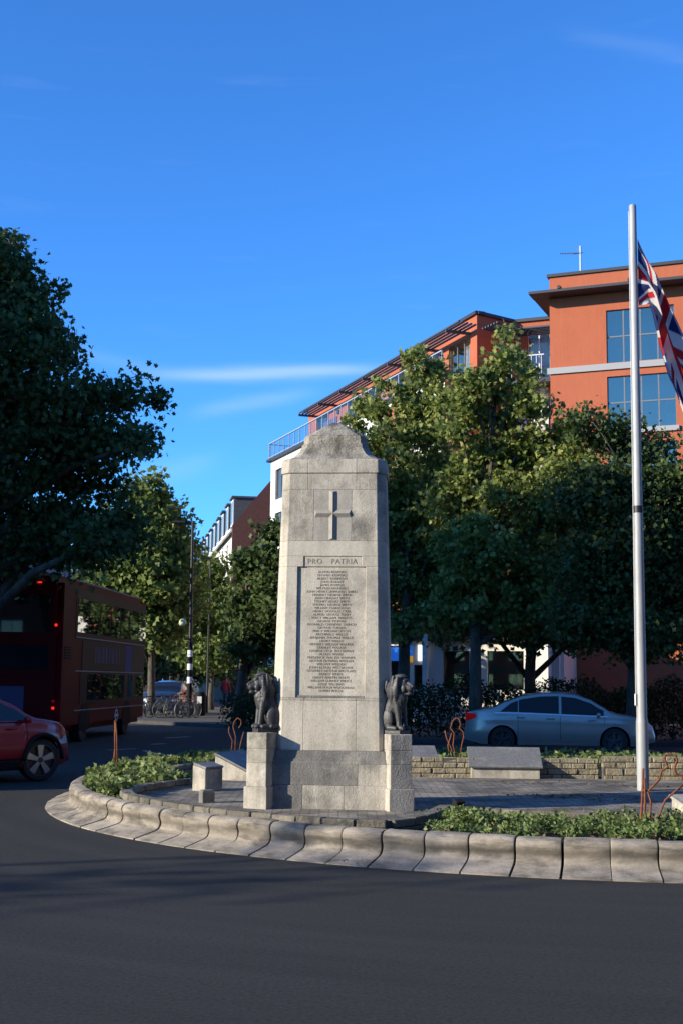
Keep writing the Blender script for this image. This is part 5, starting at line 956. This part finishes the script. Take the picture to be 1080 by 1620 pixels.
sl_ = thing('lamp_post', 'street lamp out of view to the left, its shadow lying across the road', 'lamp post', (-26, 2.9, 0)); part('pole', MB().tube([(0, 0, 0), (0, 0, 1.2), (0, 0, 9)], [.11, .08, .055], 10), 'iron', sl_, smooth=40); part('lantern', MB().box(-.1, .8, -.1, .1, 9, 9.12), 'iron', sl_, bevel=.02)
# ------------------------------------------------------------------ hedges and shrubs
def hedge(name, label, path, w_, z0, z1, n, size, seed, mt='leafH', cat='hedge'):
    rng = np.random.default_rng(seed); P = [Vector((x, y, 0)) for x, y in path]; ls = [(P[i + 1] - P[i]).length for i in range(len(P) - 1)]; tot = sum(ls); pos = np.zeros((n, 3)); tt = rng.uniform(0, tot, n)
    for i, s in enumerate(tt):
        k = 0
        while s > ls[k] and k < len(ls) - 1: s -= ls[k]; k += 1
        d = (P[k + 1] - P[k]).normalized(); p = P[k] + d * s; o_ = rng.uniform(-1, 1); hh = z1 + .16 * math.sin(p.x * 2.1) + .1 * math.sin(p.x * 5.3 + 1); z = z0 + (hh - z0) * rng.uniform(0, 1) ** .7 * (1 - .18 * o_ * o_); pos[i] = (p.x - d.y * o_ * w_ / 2, p.y + d.x * o_ * w_ / 2, z)
    pos += rng.normal(0, .05, pos.shape); r = thing(name, label, cat, (P[0].x, P[0].y, z0))
    stuff(leaves('foliage', pos, size, OVAL, mt, r, up=.4, shift=(P[0].x, P[0].y, z0), rng=rng))
    st_ = MB(); rr = random.Random(seed)
    for i in range(int(tot * 2) + 2):
        s = tot * i / (int(tot * 2) + 1); k = 0
        while s > ls[k] and k < len(ls) - 1: s -= ls[k]; k += 1
        p = P[k].lerp(P[k + 1], s / ls[k]) - Vector((P[0].x, P[0].y, 0)); st_.tube([p + Vector((0, 0, -.05)), p + Vector((rr.uniform(-.1, .1), rr.uniform(-.2, .2), (z1 - z0) * .8))], [.03, .012], 5)
    stuff(part('stems', st_, 'bark', r))
hedge('hedge', 'long dark clipped hedge behind the silver saloon', [(.9, 38.6), (5, 38.2), (16, 37.8)], 1.2, .1, 1.75, 26000, .10, 31)
hedge('shrub_bed', 'dark shrubs beyond the road left of the memorial', [(-3.6, 46.6), (-1.2, 42.5), (.6, 40)], 1.6, .1, 1.25, 9000, .11, 32, cat='shrubs')
hedge('hedge', 'dark evergreen hedge added unseen behind the memorial to block bus window reflections', [(-3.2, 52), (-1.4, 57), (.4, 53.6)], 1.6, .1, 2.3, 7000, .2, 33)  # added unseen hedge, keeps bright walls out of the bus window reflections
# ------------------------------------------------------------------ planting of the island
from mathutils.geometry import intersect_point_tri_2d
def inpoly(x, y, P):
    c = False; j = len(P) - 1
    for i in range(len(P)):
        if (P[i][1] > y) != (P[j][1] > y) and x < (P[j][0] - P[i][0]) * (y - P[i][1]) / (P[j][1] - P[i][1]) + P[i][0]: c = not c
        j = i
    return c
TC = (sum(p[0] for p in TERR) / len(TERR), sum(p[1] for p in TERR) / len(TERR))
GROW = [(p[0] + (p[0] - TC[0]) * .16 / max(.1, math.hypot(p[0] - TC[0], p[1] - TC[1])), p[1] + (p[1] - TC[1]) * .16 / max(.1, math.hypot(p[0] - TC[0], p[1] - TC[1]))) for p in TERR]
def plants(name, label, test, n, hgt, per, size, shape, mt, seed, spread=.11, up=.55):
    rng = np.random.default_rng(seed); C = []; k = 0; tries = 0
    while k < n and tries < 60000:
        tries += 1; a = rng.uniform(0, 2 * math.pi); r = 7.22 * math.sqrt(rng.uniform(.25, 1)); x, y = RC.x + r * math.cos(a), RC.y + r * math.sin(a)
        if not test(x, y) or inpoly(x, y, GROW): continue
        k += 1; h = hgt * rng.uniform(.55, 1.25) * (1 + .25 * math.sin(x * 3 + y * 4)); m_ = int(per * rng.uniform(.6, 1.3)); t = rng.uniform(.1, 1, m_) ** .7
        C.append(np.c_[x + rng.normal(0, spread, m_) * (.5 + .5 * t), y + rng.normal(0, spread, m_) * (.5 + .5 * t), .24 + h * t])
    if not C: return
    C = np.concatenate(C); d = np.hypot(C[:, 0] - RC.x, C[:, 1] - RC.y); C = C[d < 7.28]
    o = leaves(name, C, size, shape, mt, None, up=up, rng=rng); o['kind'] = 'stuff'; o['label'] = label; o['category'] = 'plants'; return o
plants('ivy', 'pale green ivy covering the left bed of the roundabout', lambda x, y: x < -1.75 and 16.1 < y < 25, 520, .17, 34, .085, LOB7, 'ivy', 41, .10)
plants('ground_cover', 'low green leafy plants along the right front bed', lambda x, y: y < 17 and x > .95 and (x - RC.x) ** 2 + (y - RC.y) ** 2 > 5.55 ** 2, 560, .135, 50, .046, OVAL, 'herb', 42, .07, .3)
plants('weeds', 'small weeds at the foot of the curved brick wall', lambda x, y: (-2.75 < x < -1.2 and 13.4 < y < 16.3), 14, .07, 22, .05, OVAL, 'herb', 43, .06)
plants('ivy', 'ivy scrambling over the far bed behind the terrace', lambda x, y: y > 21 and x > -1.8, 500, .15, 22, .10, LOB7, 'ivy', 44, .12)
rng = np.random.default_rng(51); C = []
for (px_, py, n, sx_, sy_) in ((905, 1262, 150, .45, .22), (1000, 1245, 40, .3, .2), (860, 1240, 50, .6, .2), (780, 1255, 30, .9, .6)):
    p = PG(px_, py, TZ); C.append(np.c_[p.x + rng.normal(0, sx_, n), p.y + rng.normal(0, sy_, n), np.full(n, TZ + .012) + rng.uniform(0, .012, n)])
C.append(np.array([[*PG(543, 1367, .03).xy, .06], [*PG(548, 1366, .03).xy, .06]])); C = np.concatenate(C)
o = leaves('fallen_leaves', C, .05, LOB7, 'dead', None, up=3., rng=rng); o['kind'] = 'stuff'; o['label'] = 'brown fallen leaves scattered on the terrace paving'; o['category'] = 'leaves'
plants('seedlings', 'scattered reddish stems and dead leaves among the right bed plants', lambda x, y: y < 17 and x > .75 and (x - RC.x) ** 2 + (y - RC.y) ** 2 > 5.4 ** 2, 120, .08, 14, .04, KITE, 'dead', 45, .06, .3)
